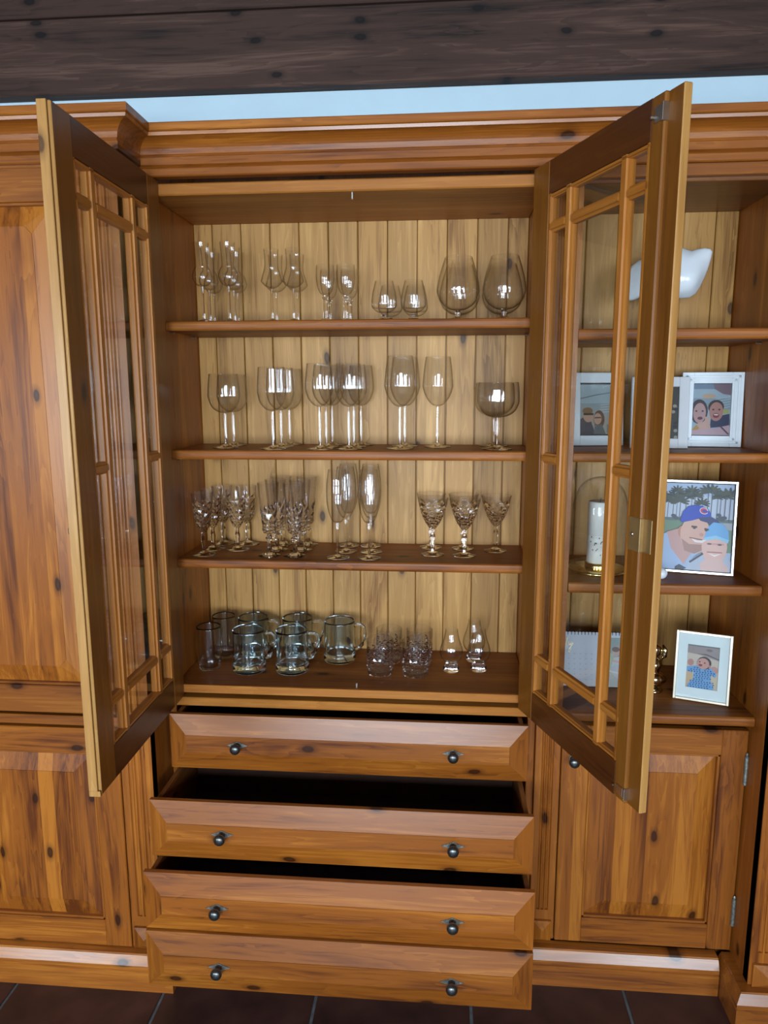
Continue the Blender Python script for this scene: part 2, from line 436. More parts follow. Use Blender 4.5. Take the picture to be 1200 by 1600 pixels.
CROWN = [(-0.02, 2.1735), (0.006, 2.1735), (0.009, 2.176), (0.009, 2.1915), (0.006, 2.1935), (0.0115, 2.1965), (0.016, 2.1985), (0.016, 2.2155), (0.012, 2.2185),
         (0.016, 2.2225)] + [(0.016 + 0.038 * (1 - math.cos(PI / 2 * t / 8.0)), 2.2225 + 0.031 * math.sin(PI / 2 * t / 8.0)) for t in range(1, 9)] + \
        [(0.056, 2.2605), (0.053, 2.2610), (0.058, 2.2625), (0.060, 2.2645), (0.060, 2.2795), (0.0585, 2.2812), (-0.02, 2.2812)]
PLINTH = [(-0.004, 0.0), (0.04, 0.0), (0.04, 0.0620), (0.0365, 0.0640), (0.0365, 0.0660), (0.04, 0.0680), (0.04, 0.0790), (0.0392, 0.0805), (0.0275, 0.1025), (0.0262, 0.1035), (0.0255, 0.1065), (-0.004, 0.1065)]

def frame_door(parent, name, x0, x1, z0, z1, y, ox0, ox1, oz0, oz1, fx, fz, clip=0.0, t=0.022):
    """framed door with a raised field panel, facing -y; returns the frame"""
    bm = bmesh.new()
    box(bm, x0, ox0, y, y + t, z0, z1, 0.002, 0); box(bm, ox1, x1, y, y + t, z0, z1, 0.002, 0)
    box(bm, ox0 - .0002, ox1 + .0002, y + .0006, y + t, oz1, z1, 0.0015, 1); box(bm, ox0 - .0002, ox1 + .0002, y + .0006, y + t, z0, oz0, 0.0015, 1)
    # bead around the opening
    d = 0.007
    for (a, b, c, e, mi) in ((ox0, ox0 + d, oz0, oz1, 0), (ox1 - d, ox1, oz0, oz1, 0), (ox0, ox1, oz1 - d, oz1, 1), (ox0, ox1, oz0, oz0 + d, 1)):
        box(bm, a, b, y + 0.004, y + t, c, e, 0.0015, mi)
    fr = finish(name, bm, [WZ(strips=0.05), WX()], parent)
    bm = bmesh.new()
    raised(bm, ox0 + .004, ox1 - .004, oz0 + .004, oz1 - .004, fx, fz, y + 0.016, y + 0.002, y + t, 0.0015, clip, 0, 0)
    finish('raised_panel', bm, WZ(strips=0.042, knots=1.3, coat=.1), fr)
    return fr

# ------------------------------------------------------------------ tall cupboards left and right
def tall_cupboard(label, side, xin, depthfront=-0.14):
    """side=-1: stands left of the glazed cabinet, its right flank at xin; +1: mirrored"""
    root = empty('tall_cupboard', (xin, 0, 0))
    tag(root, label, 'cupboard')
    W_ = 0.66; s = side
    X = lambda d: s * d            # distance away from the inner flank
    yf = depthfront
    def part(name, d0, d1, y0, y1, z0, z1, m, bev=0.0015):
        return B(name, X(d0), X(d1), y0, y1, z0, z1, m, root, bev)
    part('side_panel', 0, 0.022, yf + 0.002, 0.335, 0.0, 2.27, WSIDE(knots=0.8))
    part('side_panel', W_ - 0.022, W_, yf + 0.002, 0.335, 0.0, 2.27, WSIDE(knots=0.8))
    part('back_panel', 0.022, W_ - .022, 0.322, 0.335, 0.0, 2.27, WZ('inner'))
    part('top_panel', 0.022, W_ - .022, yf + .03, 0.322, 2.24, 2.262, WTOP())
    part('cross_rail', 0.085, W_ - 0.085, yf, yf + .03, 0.766, 0.793, WX())
    part('bottom_rail', 0.085, W_ - 0.085, yf + .004, yf + .03, 0.0, 0.105, WX())
    part('top_rail', 0.02, W_ - 0.02, yf + .002, yf + .03, 2.165, 2.26, WX())
    for d0 in (0.0, W_ - 0.085):
        xa, xb = sorted((X(d0), X(d0 + 0.085)))
        pilaster(root, xa, xb, yf, yf + 0.03, 0.1075, 2.172, 0.172)
    for prof, nm in ((CROWN, 'crown_moulding'), (PLINTH, 'plinth')):
        bm = bmesh.new()
        def path(o, z, st):
            if st == 0: return (X(W_ + 0.0), yf - o, z)
            if st == 1: return (X(0) - s * o, yf - o, z)
            return (X(0) - s * o, (0.0 if nm == 'crown_moulding' else -0.03), z)
        sweep(bm, prof, path, (0, 1, 2))
        finish(nm, bm, WX(knots=0.8, coat=(.9 if nm == 'plinth' else .45)), root)
    xa, xb = sorted((X(0.087), X(W_ - 0.087)))
    yd = yf - 0.006
    u = frame_door(root, 'upper_door', xa, xb, 0.803, 2.166, yd, xa + .073, xb - .073, 0.880, 2.090, 0.050, 0.050, 0.018)
    l = frame_door(root, 'lower_door', xa, xb, 0.108, 0.761, yd, xa + .073, xb - .073, 0.187, 0.691, 0.055, 0.055)
    xk = xb - 0.036 if s < 0 else xa + 0.036
    xk2 = xa + 0.036 if s < 0 else xb - 0.036
    knob(u, xk, yd, 1.25, False); knob(l, xk2, yd, 0.66, False)
    return root
tall_cupboard('tall deep pine cupboard with solid panelled doors, left of the glazed cabinet', -1, -0.021)
tall_cupboard('tall deep pine cupboard of which the flank shows, right of the open shelves', 1, 1.5615)

# ------------------------------------------------------------------ glazed display cabinet
IW = 0.987; DB = 0.32
cab = empty('display_cabinet', (0, 0, 0))
tag(cab, 'open honey pine glazed cabinet holding glassware on shelves above four drawers', 'cabinet')
B('side_panel', -0.0205, 0.0, 0.0, 0.334, 0.0, 2.27, WSIDE(knots=0.9, strips=0), cab)
B('side_panel', IW, IW + 0.0205, 0.0, 0.334, 0.0, 2.27, WSIDE(knots=0.9), cab)
B('top_panel', 0.0, IW, 0.0, DB, 2.135, 2.164, wood('amber', 'x', 'z', knots=.5, coat=0, rough=.5), cab, 0.003)
B('bottom_panel', 0.0, IW, 0.0, DB, 0.8085, 0.832, wood('honey', 'x', 'z', knots=.7, coat=.04, rough=.5), cab, 0.003)
B('lit_edge_strip', 0.0, IW, -0.003, -0.0002, 0.8085, 0.832, wood('amber', 'x', 'y', knots=.8), cab, 0.001)  # added strip: front light on the panel edge put into a paler tone
B('front_rail', 0.0, IW, -0.006, 0.03, 0.770, 0.7955, wood('amber', 'x', 'y', knots=.5), cab, 0.002)
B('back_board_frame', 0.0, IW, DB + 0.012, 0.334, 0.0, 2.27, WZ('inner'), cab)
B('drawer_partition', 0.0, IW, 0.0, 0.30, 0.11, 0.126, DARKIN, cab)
# tongue-and-groove back boards, each a plank with chamfered edges
edges = [0.0] + [0.0560 + 0.0872 * k for k in range(11)] + [IW]
for a, b in zip(edges, edges[1:]):
    bm = bmesh.new(); g = 0.0010; c = 0.0022
    prism(bm, [(a + g, DB + .011), (a + g, DB + c), (a + g + c, DB), (b - g - c, DB), (b - g, DB + c), (b - g, DB + .011)], 0.832, 2.135, lambda p, q, z: (p, q, z))
    finish('back_board', bm, WZ('board', knots=0.55, coat=.04, rough=.5), cab)
# shelves
YS = 0.062
SH = {1: 1.834, 2: 1.488, 3: 1.179, 4: 0.832}
for k in (1, 2, 3):
    bm = bmesh.new(); zt = SH[k]; t = 0.025
    prism(bm, [(YS + .004, zt - t), (YS + 0.001, zt - t + .004), (YS, zt - t + .008), (YS, zt - .008), (YS + .001, zt - .003), (YS + .005, zt), (DB - .001, zt), (DB - .001, zt - t)], 0.001, IW - .001, lambda p, q, x: (x, p, q))
    finish('shelf', bm, wood('honey', 'x', 'z', knots=.8, coat=.04, rough=.5), cab)
    for xx, sx in ((0.0, 1), (IW, -1)):
        for yy in (YS + .035, DB - .05):
            bm = bmesh.new(); prism(bm, [(0.0028 * math.cos(2 * PI * j / 8), 0.0028 * math.sin(2 * PI * j / 8)) for j in range(8)], 0, 0.011 * sx, lambda p, q, a: (xx + a, yy + p, zt - t - .003 + q))
            finish('shelf_pin', bm, STEEL, cab)
# bolt receivers
for (xx, zz, dz) in ((0.515, 2.135, -0.016), (0.515, 0.832, 0.012)):
    bm = bmesh.new(); box(bm, xx - .0022, xx + .0022, 0.012, 0.017, zz, zz + dz, 0.0006)
    finish('bolt_pin', bm, STEEL, cab)

# glazed doors ------------------------------------------------------
DW, DT = 0.5144, 0.025
DZ0, DZ1 = 0.7985, 2.169
S0, S1 = 0.073, 0.437
OZ0, OZ1 = 0.876, 2.0945
MV = (0.157, 0.359); MZT, MZB, MZM = 2.022, 0.970, 1.486

def glazed_door(label, hx, hy, ang, sgn):
    bm = bmesh.new()
    y0, y1 = (0, sgn * DT)
    box(bm, 0, S0, y0, y1, DZ0, DZ1, 0.0018, 0)
    if sgn > 0:          # right leaf: stepped closing stile
        box(bm, S1, 0.475, y0, y1, DZ0, DZ1, 0.003, 0)
        box(bm, 0.474, DW, y0 + sgn * 0.008, y1, DZ0, DZ1, 0.0018, 0)
    else:
        box(bm, S1, DW - 0.006, y0, y1, DZ0, DZ1, 0.0018, 0)
        box(bm, DW - 0.0065, DW, y0 + sgn * 0.006, y1, DZ0 + .013, DZ1, 0.001, 0)
        box(bm, DW - 0.0065, DW, y0, y1, DZ0, DZ0 + 0.013, 0.001, 0)
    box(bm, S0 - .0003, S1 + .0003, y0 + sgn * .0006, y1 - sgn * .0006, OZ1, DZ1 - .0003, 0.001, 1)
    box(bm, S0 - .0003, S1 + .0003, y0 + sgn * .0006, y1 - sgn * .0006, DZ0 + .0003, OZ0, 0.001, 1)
    bm.normal_update()
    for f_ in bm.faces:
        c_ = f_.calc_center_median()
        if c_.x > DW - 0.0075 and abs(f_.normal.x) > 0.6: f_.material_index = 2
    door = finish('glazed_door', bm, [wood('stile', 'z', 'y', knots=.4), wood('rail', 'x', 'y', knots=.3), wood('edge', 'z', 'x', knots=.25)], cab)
    door.location = (hx, hy, 0); door.rotation_euler = (0, 0, ang)
    door['label'] = label
    ym = sgn * DT / 2
    # bead profile across: (offset along the surface, depth); sits on both faces of the pane
    def bar(name, horizontal, pos, a0, a1, w=0.0145, mat=None):
        bm = bmesh.new()
        pr = [(-w, -.003), (-w, -.0055), (-w * .62, -.0075), (-w * .5, -.0115), (w * .5, -.0115), (w * .62, -.0075), (w, -.0055), (w, -.003),
              (w, .003), (w, .0055), (w * .62, .0075), (w * .5, .0115), (-w * .5, .0115), (-w * .62, .0075), (-w, .0055), (-w, .003)]
        if horizontal: prism(bm, pr, a0, a1, lambda p, q, a: (a, ym + q, pos + p))
        else: prism(bm, pr, a0, a1, lambda p, q, a: (pos + p, ym + q, a))
        finish(name, bm, wood('amber', 'x' if horizontal else 'z', 'y', knots=0), door)
    for s in MV: bar('muntin', False, s, OZ0, OZ1)
    cols = ((S0, MV[0] - .0145), (MV[0] + .0145, MV[1] - .0145), (MV[1] + .0145, S1))
    for ci, (a, b) in enumerate(cols):
        for zz in (MZT, MZB) if ci == 1 else (MZT, MZM, MZB): bar('muntin', True, zz, a, b, 0.0125)
    # glazing bead round the opening
    d = 0.009
    for hz, pos, a0, a1 in ((False, S0 + d * .5, OZ0, OZ1), (False, S1 - d * .5, OZ0, OZ1), (True, OZ1 - d * .5, S0, S1), (True, OZ0 + d * .5, S0, S1)):
        bar('glazing_bead', hz, pos, a0, a1, d * .55)
    # panes
    for ci, (a, b) in enumerate(cols):
        zs = [OZ0 + d, MZB, MZT, OZ1 - d] if ci == 1 else [OZ0 + d, MZB, MZM, MZT, OZ1 - d]
        for k in range(len(zs) - 1):
            q0 = zs[k] + (0.010 if k else -.002); q1 = zs[k + 1] - (0.010 if k < len(zs) - 2 else -.002)
            bm = bmesh.new(); box(bm, a - .002 if ci else a + d - .002, b + .002 if ci < 2 else b - d + .002, ym - .0015, ym + .0015, q0, q1)
            finish('pane', bm, PANE, door)
    return door
door_l = glazed_door('left glazed leaf swung out square to the cabinet', 0.0255, -0.002, math.atan2(-0.99994, 0.0113), -1)
door_r = glazed_door('right glazed leaf swung out past square', 0.957, -0.015, math.atan2(-0.9308, 0.3655), 1)
# escutcheon on the outer side of the left leaf
o = lathe('escutcheon', [(0, 0), (.016, 0), (.0155, .002), (.011, .005), (.004, .0068), (0, .007)], PEWTER, door_l, 20); o.location = (DW - .018, -DT, 1.372); o.rotation_euler = (PI / 2, 0, 0)
# catches on the right leaf, lock plate in its middle, bolt plate at the foot
def door_bit(name, boxes, mat):
    bm = bmesh.new()
    for b_ in boxes: box(bm, *b_, 0.0008)
    return finish(name, bm, mat, door_r)
door_bit('bolt_catch', [(0.450, 0.4755, -0.003, 0.002, 2.120, 2.148), (0.4745, 0.4775, -0.006, 0.009, 2.118, 2.150), (0.447, 0.451, -0.010, 0.001, 2.128, 2.133)], STEEL)
door_bit('bolt_catch', [(0.449, 0.470, -0.003, 0.002, 0.812, 0.832), (0.4745, 0.4775, -0.004, 0.009, 0.808, 0.834), (0.438, 0.442, -0.006, 0.001, 0.822, 0.826)], STEEL)
door_bit('lock_plate', [(0.440, 0.4757, -0.0015, 0.002, 1.335, 1.402), (0.4745, 0.4765, -0.002, 0.0075, 1.335, 1.402), (0.4755, 0.500, 0.0068, 0.0085, 1.335, 1.402)], LOCKM)
o = lathe('lock_screw', [(0, 0), (.0045, 0), (.0042, .002), (.002, .0032), (0, .0034)], STEEL, door_r, 16); o.location = (0.452, -0.001, 1.368); o.rotation_euler = (PI / 2, 0, 0)

# drawers -----------------------------------------------------------
EX = (-0.0714, -0.2288, -0.2895, -0.2966)
DLAB = ('top drawer, slightly open', 'second drawer, pulled out wide', 'third drawer, pulled out', 'bottom drawer, pulled out furthest')
for i in range(4):
    zt = 0.135 + 0.16 + 0.1604 * (3 - i); zb = zt - 0.1575; e = EX[i]
    bm = bmesh.new()
    raised(bm, 0.0065, 0.9805, zb, zt, 0.0495, 0.054, e, e - 0.017, e + 0.012, 0.0015, 0.0, 0, 1)
    dr = finish('drawer', bm, [wood('honey', 'z', 'y', knots=.8, coat=.24), wood('honey', 'x', 'y', knots=1.0, coat=.24)], cab)
    dr['label'] = DLAB[i]
    ex = e + 0.0122; bk = ex + 0.29
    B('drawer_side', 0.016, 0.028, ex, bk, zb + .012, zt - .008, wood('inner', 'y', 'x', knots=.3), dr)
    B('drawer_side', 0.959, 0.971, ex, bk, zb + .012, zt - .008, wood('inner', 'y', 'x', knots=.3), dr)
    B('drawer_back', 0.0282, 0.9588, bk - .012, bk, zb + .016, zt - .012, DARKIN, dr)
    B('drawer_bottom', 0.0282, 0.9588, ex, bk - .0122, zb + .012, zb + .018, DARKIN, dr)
    zc = (zt + zb) / 2 + 0.002
    knob(dr, 0.200, e - .017, zc); knob(dr, 0.783, e - .017, zc)

# ------------------------------------------------------------------ open shelf unit on the right
XL, XR = 1.062, 1.5605
ou = empty('shelf_unit', (1.3, 0, 0))
tag(ou, 'pine unit with open shelves of framed photos above a panelled base cupboard', 'shelf unit')
def U(name, x0, x1, y0, y1, z0, z1, m, bev=0.0015): return B(name, x0 - 1.3, x1 - 1.3, y0, y1, z0, z1, m, ou, bev)
U('side_panel', 1.0405, XL, 0.0, 0.334, 0.0, 2.27, WSIDE())
U('side_panel', XR - .0205, XR, 0.012, 0.334, 0.0, 0.785, WSIDE('inner'))
pilaster(ou, 1.0085 - 1.3, 1.0755 - 1.3, -0.02, 0.012, 0.1075, 2.172, 0.168)
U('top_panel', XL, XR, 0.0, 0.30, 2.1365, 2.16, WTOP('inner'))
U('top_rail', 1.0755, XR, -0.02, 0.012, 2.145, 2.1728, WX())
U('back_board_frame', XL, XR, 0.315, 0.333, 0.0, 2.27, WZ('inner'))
DBR = 0.303
redges = [XL, 1.145, 1.2335, 1.322, 1.4105, 1.499, XR]
for a, b in zip(redges, redges[1:]):
    bm = bmesh.new(); g = 0.0012; c = 0.0025; a -= 1.3; b -= 1.3
    prism(bm, [(a + g, DBR + .011), (a + g, DBR + c), (a + g + c, DBR), (b - g - c, DBR), (b - g, DBR + c), (b - g, DBR + .011)], 0.811, 2.1365, lambda p, q, z: (p, q, z))
    finish('back_board', bm, WZ('board', knots=0.6, coat=.04, rough=.5), ou)
RS = {1: 1.797, 2: 1.493, 3: 1.156, 4: 0.811}
for k, yf, t in ((1, -.020, .026), (2, -.02, .024), (3, -.028, .027), (4, -.054, .025)):
    bm = bmesh.new(); zt = RS[k]; x0 = (XL + .001 if k < 4 else 1.0765) - 1.3
    prism(bm, [(yf + .004, zt - t), (yf + 0.001, zt - t + .004), (yf, zt - t + .008), (yf, zt - .008), (yf + .001, zt - .003), (yf + .005, zt), (0.012, zt), (0.012, zt - t)], (1.0765 - 1.3), XR - 1.3 - .001, lambda p, q, x: (x, p, q))
    box(bm, XL + .001 - 1.3, XR - 1.3 - .001, 0.012, DBR - .001, zt - t, zt)
    finish('shelf' if k < 4 else 'worktop', bm, wood('honey', 'x', 'z', knots=.8, coat=.04, rough=.5), ou)
    if k < 4:
        for xx, sx in ((XL, 1), (XR, -1)):
            bm = bmesh.new(); prism(bm, [(0.003 * math.cos(2 * PI * j / 8), 0.003 * math.sin(2 * PI * j / 8)) for j in range(8)], 0, 0.012 * sx, lambda p, q, a: (xx - 1.3 + a, .10 + p, zt - t - .0032 + q))
            finish('shelf_pin', bm, STEEL, ou)
bd = frame_door(ou, 'base_door', 1.0775 - 1.3, 1.5585 - 1.3, 0.112, 0.764, -0.031, 1.150 - 1.3, 1.4925 - 1.3, 0.187, 0.693, 0.053, 0.053)
knob(bd, 1.107 - 1.3, -0.031, 0.668, False)
for zz in (0.655, 0.235):
    bm = bmesh.new()
    tube(bm, [(1.556 - 1.3, -0.036, zz - .04), (1.556 - 1.3, -0.036, zz + .04)], 0.0052, 10)
    tube(bm, [(1.556 - 1.3, -0.036, zz + .04), (1.556 - 1.3, -0.036, zz + .046), (1.556 - 1.3, -0.036, zz + .05)], [0.003, .004, .0015], 8)
    finish('barrel_hinge', bm, PLATE, bd)
U('bottom_rail', XL, XR, -0.004, 0.02, 0.0, 0.125, WX('inner'))
# plinth and cornice run across the glazed cabinet and the shelf unit
bm = bmesh.new(); sweep(bm, PLINTH, lambda o, z, x: (x, -0.03 - o, z), (0.0215, 1.519))
tag(finish('plinth', bm, WX(knots=.9, coat=.9)), 'long moulded pine plinth on the tiles below the drawers and base cupboard', 'plinth')
bm = bmesh.new(); sweep(bm, CROWN, lambda o, z, x: (x, -0.015 - o, z), (-0.0195, 1.5600))
tag(finish('cornice', bm, WX(knots=.9, coat=.45)), 'long straight pine cornice topping the glazed cabinet and the open shelves', 'cornice')

# ------------------------------------------------------------------ glassware
def smooth_prof(pts, n=5):
    """Catmull-Rom through (r, z)"""
    out = []
    P = [pts[0]] + list(pts) + [pts[-1]]
    for i in range(1, len(P) - 2):
        p0, p1, p2, p3 = P[i - 1], P[i], P[i + 1], P[i + 2]
        for k in range(n):
            t = k / n
            out.append(tuple(max(0.0, 0.5 * ((2 * p1[j]) + (-p0[j] + p2[j]) * t + (2 * p0[j] - 5 * p1[j] + 4 * p2[j] - p3[j]) * t * t + (-p0[j] + 3 * p1[j] - 3 * p2[j] + p3[j]) * t ** 3)) if j == 0 else
                             0.5 * ((2 * p1[j]) + (-p0[j] + p2[j]) * t + (2 * p0[j] - 5 * p1[j] + 4 * p2[j] - p3[j]) * t * t + (-p0[j] + 3 * p1[j] - 3 * p2[j] + p3[j]) * t ** 3) for j in range(2)))
    out.append(pts[-1])
    return out

def wall(outer, t, zin):
    """outer bowl profile (bottom to rim) -> rim lip and inner profile back down to the axis at height zin"""
    inner = [(max(r - t, 0.0), max(z, zin)) for r, z in outer[::-1] if z > zin]
    rim = outer[-1]
    return outer + [(rim[0] - t * .5, rim[1] + t * .35)] + inner + [(0.0, zin)]

PROTO = {}
def stem_glass(kind, foot_r, stem_r, z_stem0, z_bowl, bowl_pts, t=0.0011, thick=0.004, foot_h=0.004, knops=(), facets=0, bowlmat=None, hexfoot=False, cut=None, seg=40):
    """foot, stem and bowl of one glass; cut=(z0, z1, n, depth) gives cut crystal facets"""
    foot = [(0, 0), (foot_r * .96, 0), (foot_r, .0009), (foot_r * .97, .0022), (foot_r * .6, foot_h * 1.1), (stem_r * 2.2, foot_h * 2.0), (stem_r * 1.15, z_stem0)]
    stem = [(stem_r * 1.15, z_stem0)]
    for kz, kr in knops: stem.append((kr, kz))
    if not knops: stem += [(stem_r, z_stem0 + (z_bowl - z_stem0) * .35), (stem_r * .95, z_stem0 + (z_bowl - z_stem0) * .75)]
    stem.append((bowl_pts[0][0], z_bowl))
    stem = smooth_prof(stem, 4)
    nsm = 2 if cut else 6
    bowl = smooth_prof(bowl_pts, nsm)
    bowl = wall(bowl, t, z_bowl + thick)
    bm = bmesh.new(); lathe_faces(bm, foot, 6 if hexfoot else seg, 0.3); PF = bm
    bm2 = bmesh.new(); lathe_faces(bm2, stem, facets if facets else 16)
    bm3 = bmesh.new()
    if cut:
        c0, c1, n, dep = cut
        outer_n = len(smooth_prof(bowl_pts, nsm))
        # resample the outer wall for the diamond cuts
        prof = smooth_prof(bowl_pts, nsm); rows = []
        for k, (r, z) in enumerate(prof):
            rows.append((r, z, c0 <= z <= c1))
        rings = []
        S_ = n * 2
        for k, (r, z, c) in enumerate(rows):
            ring = []
            for j in range(S_):
                rr = r
                if c: rr = r - (dep if (j + k) % 2 else 0.0) * min(1, r / .02)
                ring.append(bm3.verts.new((rr * math.cos(2 * PI * j / S_), rr * math.sin(2 * PI * j / S_), z)))
            rings.append(ring)
        inner = bowl[outer_n:]
        for r, z in inner:
            if r < 1e-6: rings.append([bm3.verts.new((0, 0, z))])
            else: rings.append([bm3.verts.new((r * math.cos(2 * PI * j / S_), r * math.sin(2 * PI * j / S_), z)) for j in range(S_)])
        for ri, (a, b) in enumerate(zip(rings, rings[1:])):
            for j in range(S_):
                j2 = (j + 1) % S_
                if len(b) == 1: bm3.faces.new((a[j], a[j2], b[0])); continue
                if ri < outer_n - 1 and (rows[ri][2] or rows[min(ri + 1, outer_n - 1)][2]):
                    if (ri + j) % 2: q1 = bm3.faces.new((a[j], a[j2], b[j])); bm3.faces.new((a[j2], b[j2], b[j]))
                    else: q1 = bm3.faces.new((a[j], a[j2], b[j2])); bm3.faces.new((a[j], b[j2], b[j]))
                    q1.material_index = 1
                else: bm3.faces.new((a[j], a[j2], b[j2], b[j]))
        bowlmat = bowlmat or CRYSTAL
    else:
        lathe_faces(bm3, bowl, seg)
    out = []
    for nm, b_, m_, sm in (('bowl', bm3, bowlmat or GLASS, not cut), ('stem', bm2, SOLID, not facets), ('foot', PF, SOLID, not hexfoot)):
        me = bpy.data.meshes.new(kind + '_' + nm); b_.to_mesh(me); b_.free(); me.materials.append(m_)
        if nm == 'bowl' and cut: me.materials.append(PRISM)
        for p in me.polygons: p.use_smooth = sm
        out.append((nm, me))
    PROTO[kind] = out

def tumbler(kind, outer, t, zin, mat_wall, mat_base, split, cut=None, seg=40, names=('body', 'base')):
    """outer profile starts on the axis at z=0; the lowest 'split' metres become the heavy base"""
    prof = smooth_prof(outer[1:], 5)
    full = wall(prof, t, zin)
    lo = [(0, 0)] + [q for q in full[:len(prof)] if q[1] <= split]
    hi = [q for q in full[:len(prof)] if q[1] >= lo[-1][1] - 1e-9] + full[len(prof):]
    out = []
    if cut:
        c0, c1, n, dep = cut; S_ = n * 2
        zs_ = [k / 15.0 for k in range(16)]
        H = prof[-1][1]
        def R(z):
            for (r0, z0), (r1, z1) in zip(prof, prof[1:]):
                if z0 <= z <= z1 and z1 > z0: return r0 + (r1 - r0) * (z - z0) / (z1 - z0)
            return prof[-1][0]
        bm = bmesh.new(); rings = [[bm.verts.new((0, 0, 0))]]
        rows = [0.0006 + (H - .0006) * q for q in zs_]
        for k, z in enumerate(rows):
            r = R(max(z, prof[0][1]))
            if z < .004: r = min(r, r - .002 + z * .5)
            ring = []
            for j in range(S_):
                rr = r
                if c0 <= z <= c1: rr -= dep if (j + k) % 2 else 0
                elif c1 < z < H * .80: rr -= dep * .8 if j % 2 else 0
                ring.append(bm.verts.new((rr * math.cos(2 * PI * j / S_), rr * math.sin(2 * PI * j / S_), z)))
            rings.append(ring)
        for r, z in full[len(prof):]:
            rings.append([bm.verts.new((0, 0, z))] if r < 1e-6 else [bm.verts.new((r * math.cos(2 * PI * j / S_), r * math.sin(2 * PI * j / S_), z)) for j in range(S_)])
        for ri, (a, b) in enumerate(zip(rings, rings[1:])):
            for j in range(S_):
                j2 = (j + 1) % S_
                if len(a) == 1: bm.faces.new((a[0], b[j2], b[j])); continue
                if len(b) == 1: bm.faces.new((a[j], a[j2], b[0])); continue
                if ri < 17:
                    if (ri + j) % 2: q1 = bm.faces.new((a[j], a[j2], b[j])); bm.faces.new((a[j2], b[j2], b[j]))
                    else: q1 = bm.faces.new((a[j], a[j2], b[j2])); bm.faces.new((a[j], b[j2], b[j]))
                    zr = rows[min(max(ri - 1, 0), len(rows) - 1)]
                    if zr <= c1: q1.material_index = 1
                    elif zr < H * .72 and j % 2: q1.material_index = 1
                else: bm.faces.new((a[j], a[j2], b[j2], b[j]))
        me = bpy.data.meshes.new(kind); bm.to_mesh(me); bm.free(); me.materials.append(mat_wall); me.materials.append(PRISM)
        out.append(('body', me))
    else:
        for nm, pr, m_ in ((names[0], hi, mat_wall), (names[1], lo, mat_base)):
            bm = bmesh.new(); lathe_faces(bm, pr, seg)
            me = bpy.data.meshes.new(kind + nm); bm.to_mesh(me); bm.free(); me.materials.append(m_)
            for p in me.polygons: p.use_smooth = True
            out.append((nm, me))
    PROTO[kind] = out

# A grappa glass with round bulb, B wide low bulb, C port glass, D small snifter, E large snifter
stem_glass('grappa_glass', .025, .0028, .010, .094, [(.004, .094), (.016, .0985), (.0255, .112), (.0268, .1225), (.0225, .138), (.0168, .148), (.0172, .165), (.0188, .19), (.0205, .208)])
stem_glass('tulip_glass', .025, .0028, .010, .088, [(.004, .088), (.018, .0945), (.0285, .1055), (.0288, .110), (.0245, .125), (.0192, .143), (.0185, .160), (.0195, .178), (.0205, .190)])
stem_glass('port_glass', .024, .0060, .010, .070, [(.006, .070), (.014, .075), (.0215, .090), (.0252, .112), (.0254, .126), (.0246, .148)], knops=((.03, .0062), (.052, .0066), (.059, .0062), (.064, .0092), (.068, .0065)), facets=8)
stem_glass('small_snifter', .024, .0058, .007, .020, [(.006, .020), (.020, .0245), (.0325, .036), (.0346, .048), (.0318, .072), (.0272, .092), (.0243, .104)], thick=.012, knops=((.012, .0085), (.016, .0062)))
stem_glass('large_snifter', .034, .0062, .008, .026, [(.006, .026), (.026, .031), (.046, .046), (.0565, .070), (.0572, .085), (.0515, .115), (.0425, .145), (.0368, .163)], thick=.003, knops=((.014, .0066), (.02, .0075)))
stem_glass('round_wine_glass', .037, .0036, .011, .098, [(.004, .098), (.020, .1025), (.0365, .117), (.0450, .141), (.0455, .156), (.0435, .183), (.0405, .208)])
stem_glass('water_goblet', .036, .0036, .011, .105, [(.004, .105), (.018, .110), (.033, .127), (.0400, .152), (.0405, .166), (.0388, .195), (.0368, .225)])
stem_glass('red_wine_glass', .036, .0034, .011, .117, [(.004, .117), (.016, .122), (.030, .138), (.0378, .160), (.0388, .175), (.0365, .205), (.0332, .234)])
stem_glass('bordeaux_glass', .039, .0036, .011, .116, [(.004, .116), (.018, .122), (.034, .142), (.0432, .168), (.0436, .182), (.0405, .218), (.0355, .255)])
stem_glass('balloon_glass', .042, .0056, .011, .086, [(.006, .086), (.028, .091), (.047, .104), (.0575, .125), (.0585, .140), (.0572, .164), (.0550, .182)])
stem_glass('cut_wine_glass', .0345, .0060, .010, .066, [(.006, .066), (.0125, .072), (.0190, .086), (.0235, .104), (.0265, .124), (.0285, .145), (.0300, .163), (.0315, .182)], t=.0016, thick=.008, knops=((.02, .0055), (.042, .0078), (.056, .0056)), facets=6, cut=(.07, .152, 9, .0026))
stem_glass('footed_beer_glass', .0340, .0070, .012, .064, [(.007, .064), (.0165, .068), (.0205, .076), (.0195, .085), (.0210, .098), (.0240, .125), (.0280, .165), (.0320, .212)], t=.0018, thick=.012, knops=((.03, .0062), (.046, .0072), (.051, .0122), (.056, .0078)), facets=6, hexfoot=True, cut=(.066, .128, 7, .0024))
stem_glass('champagne_flute', .0330, .0032, .010, .100, [(.004, .100), (.0135, .105), (.0225, .122), (.0290, .150), (.0314, .180), (.0295, .218), (.0245, .252)])
stem_glass('cut_wine_coupe', .0340, .0056, .010, .075, [(.006, .075), (.0115, .080), (.0200, .092), (.0290, .109), (.0360, .128), (.0410, .148), (.0448, .166)], t=.0016, thick=.007, knops=((.022, .0052), (.05, .0078), (.062, .0055)), facets=6, cut=(.078, .140, 10, .0032))
tumbler('highball_tumbler', [(0, 0), (.028, 0.0), (.0300, .003), (.0340, .02), (.0375, .06), (.0380, .09), (.0355, .132)], .0018, .010, SOLID, SOLID, .0095)
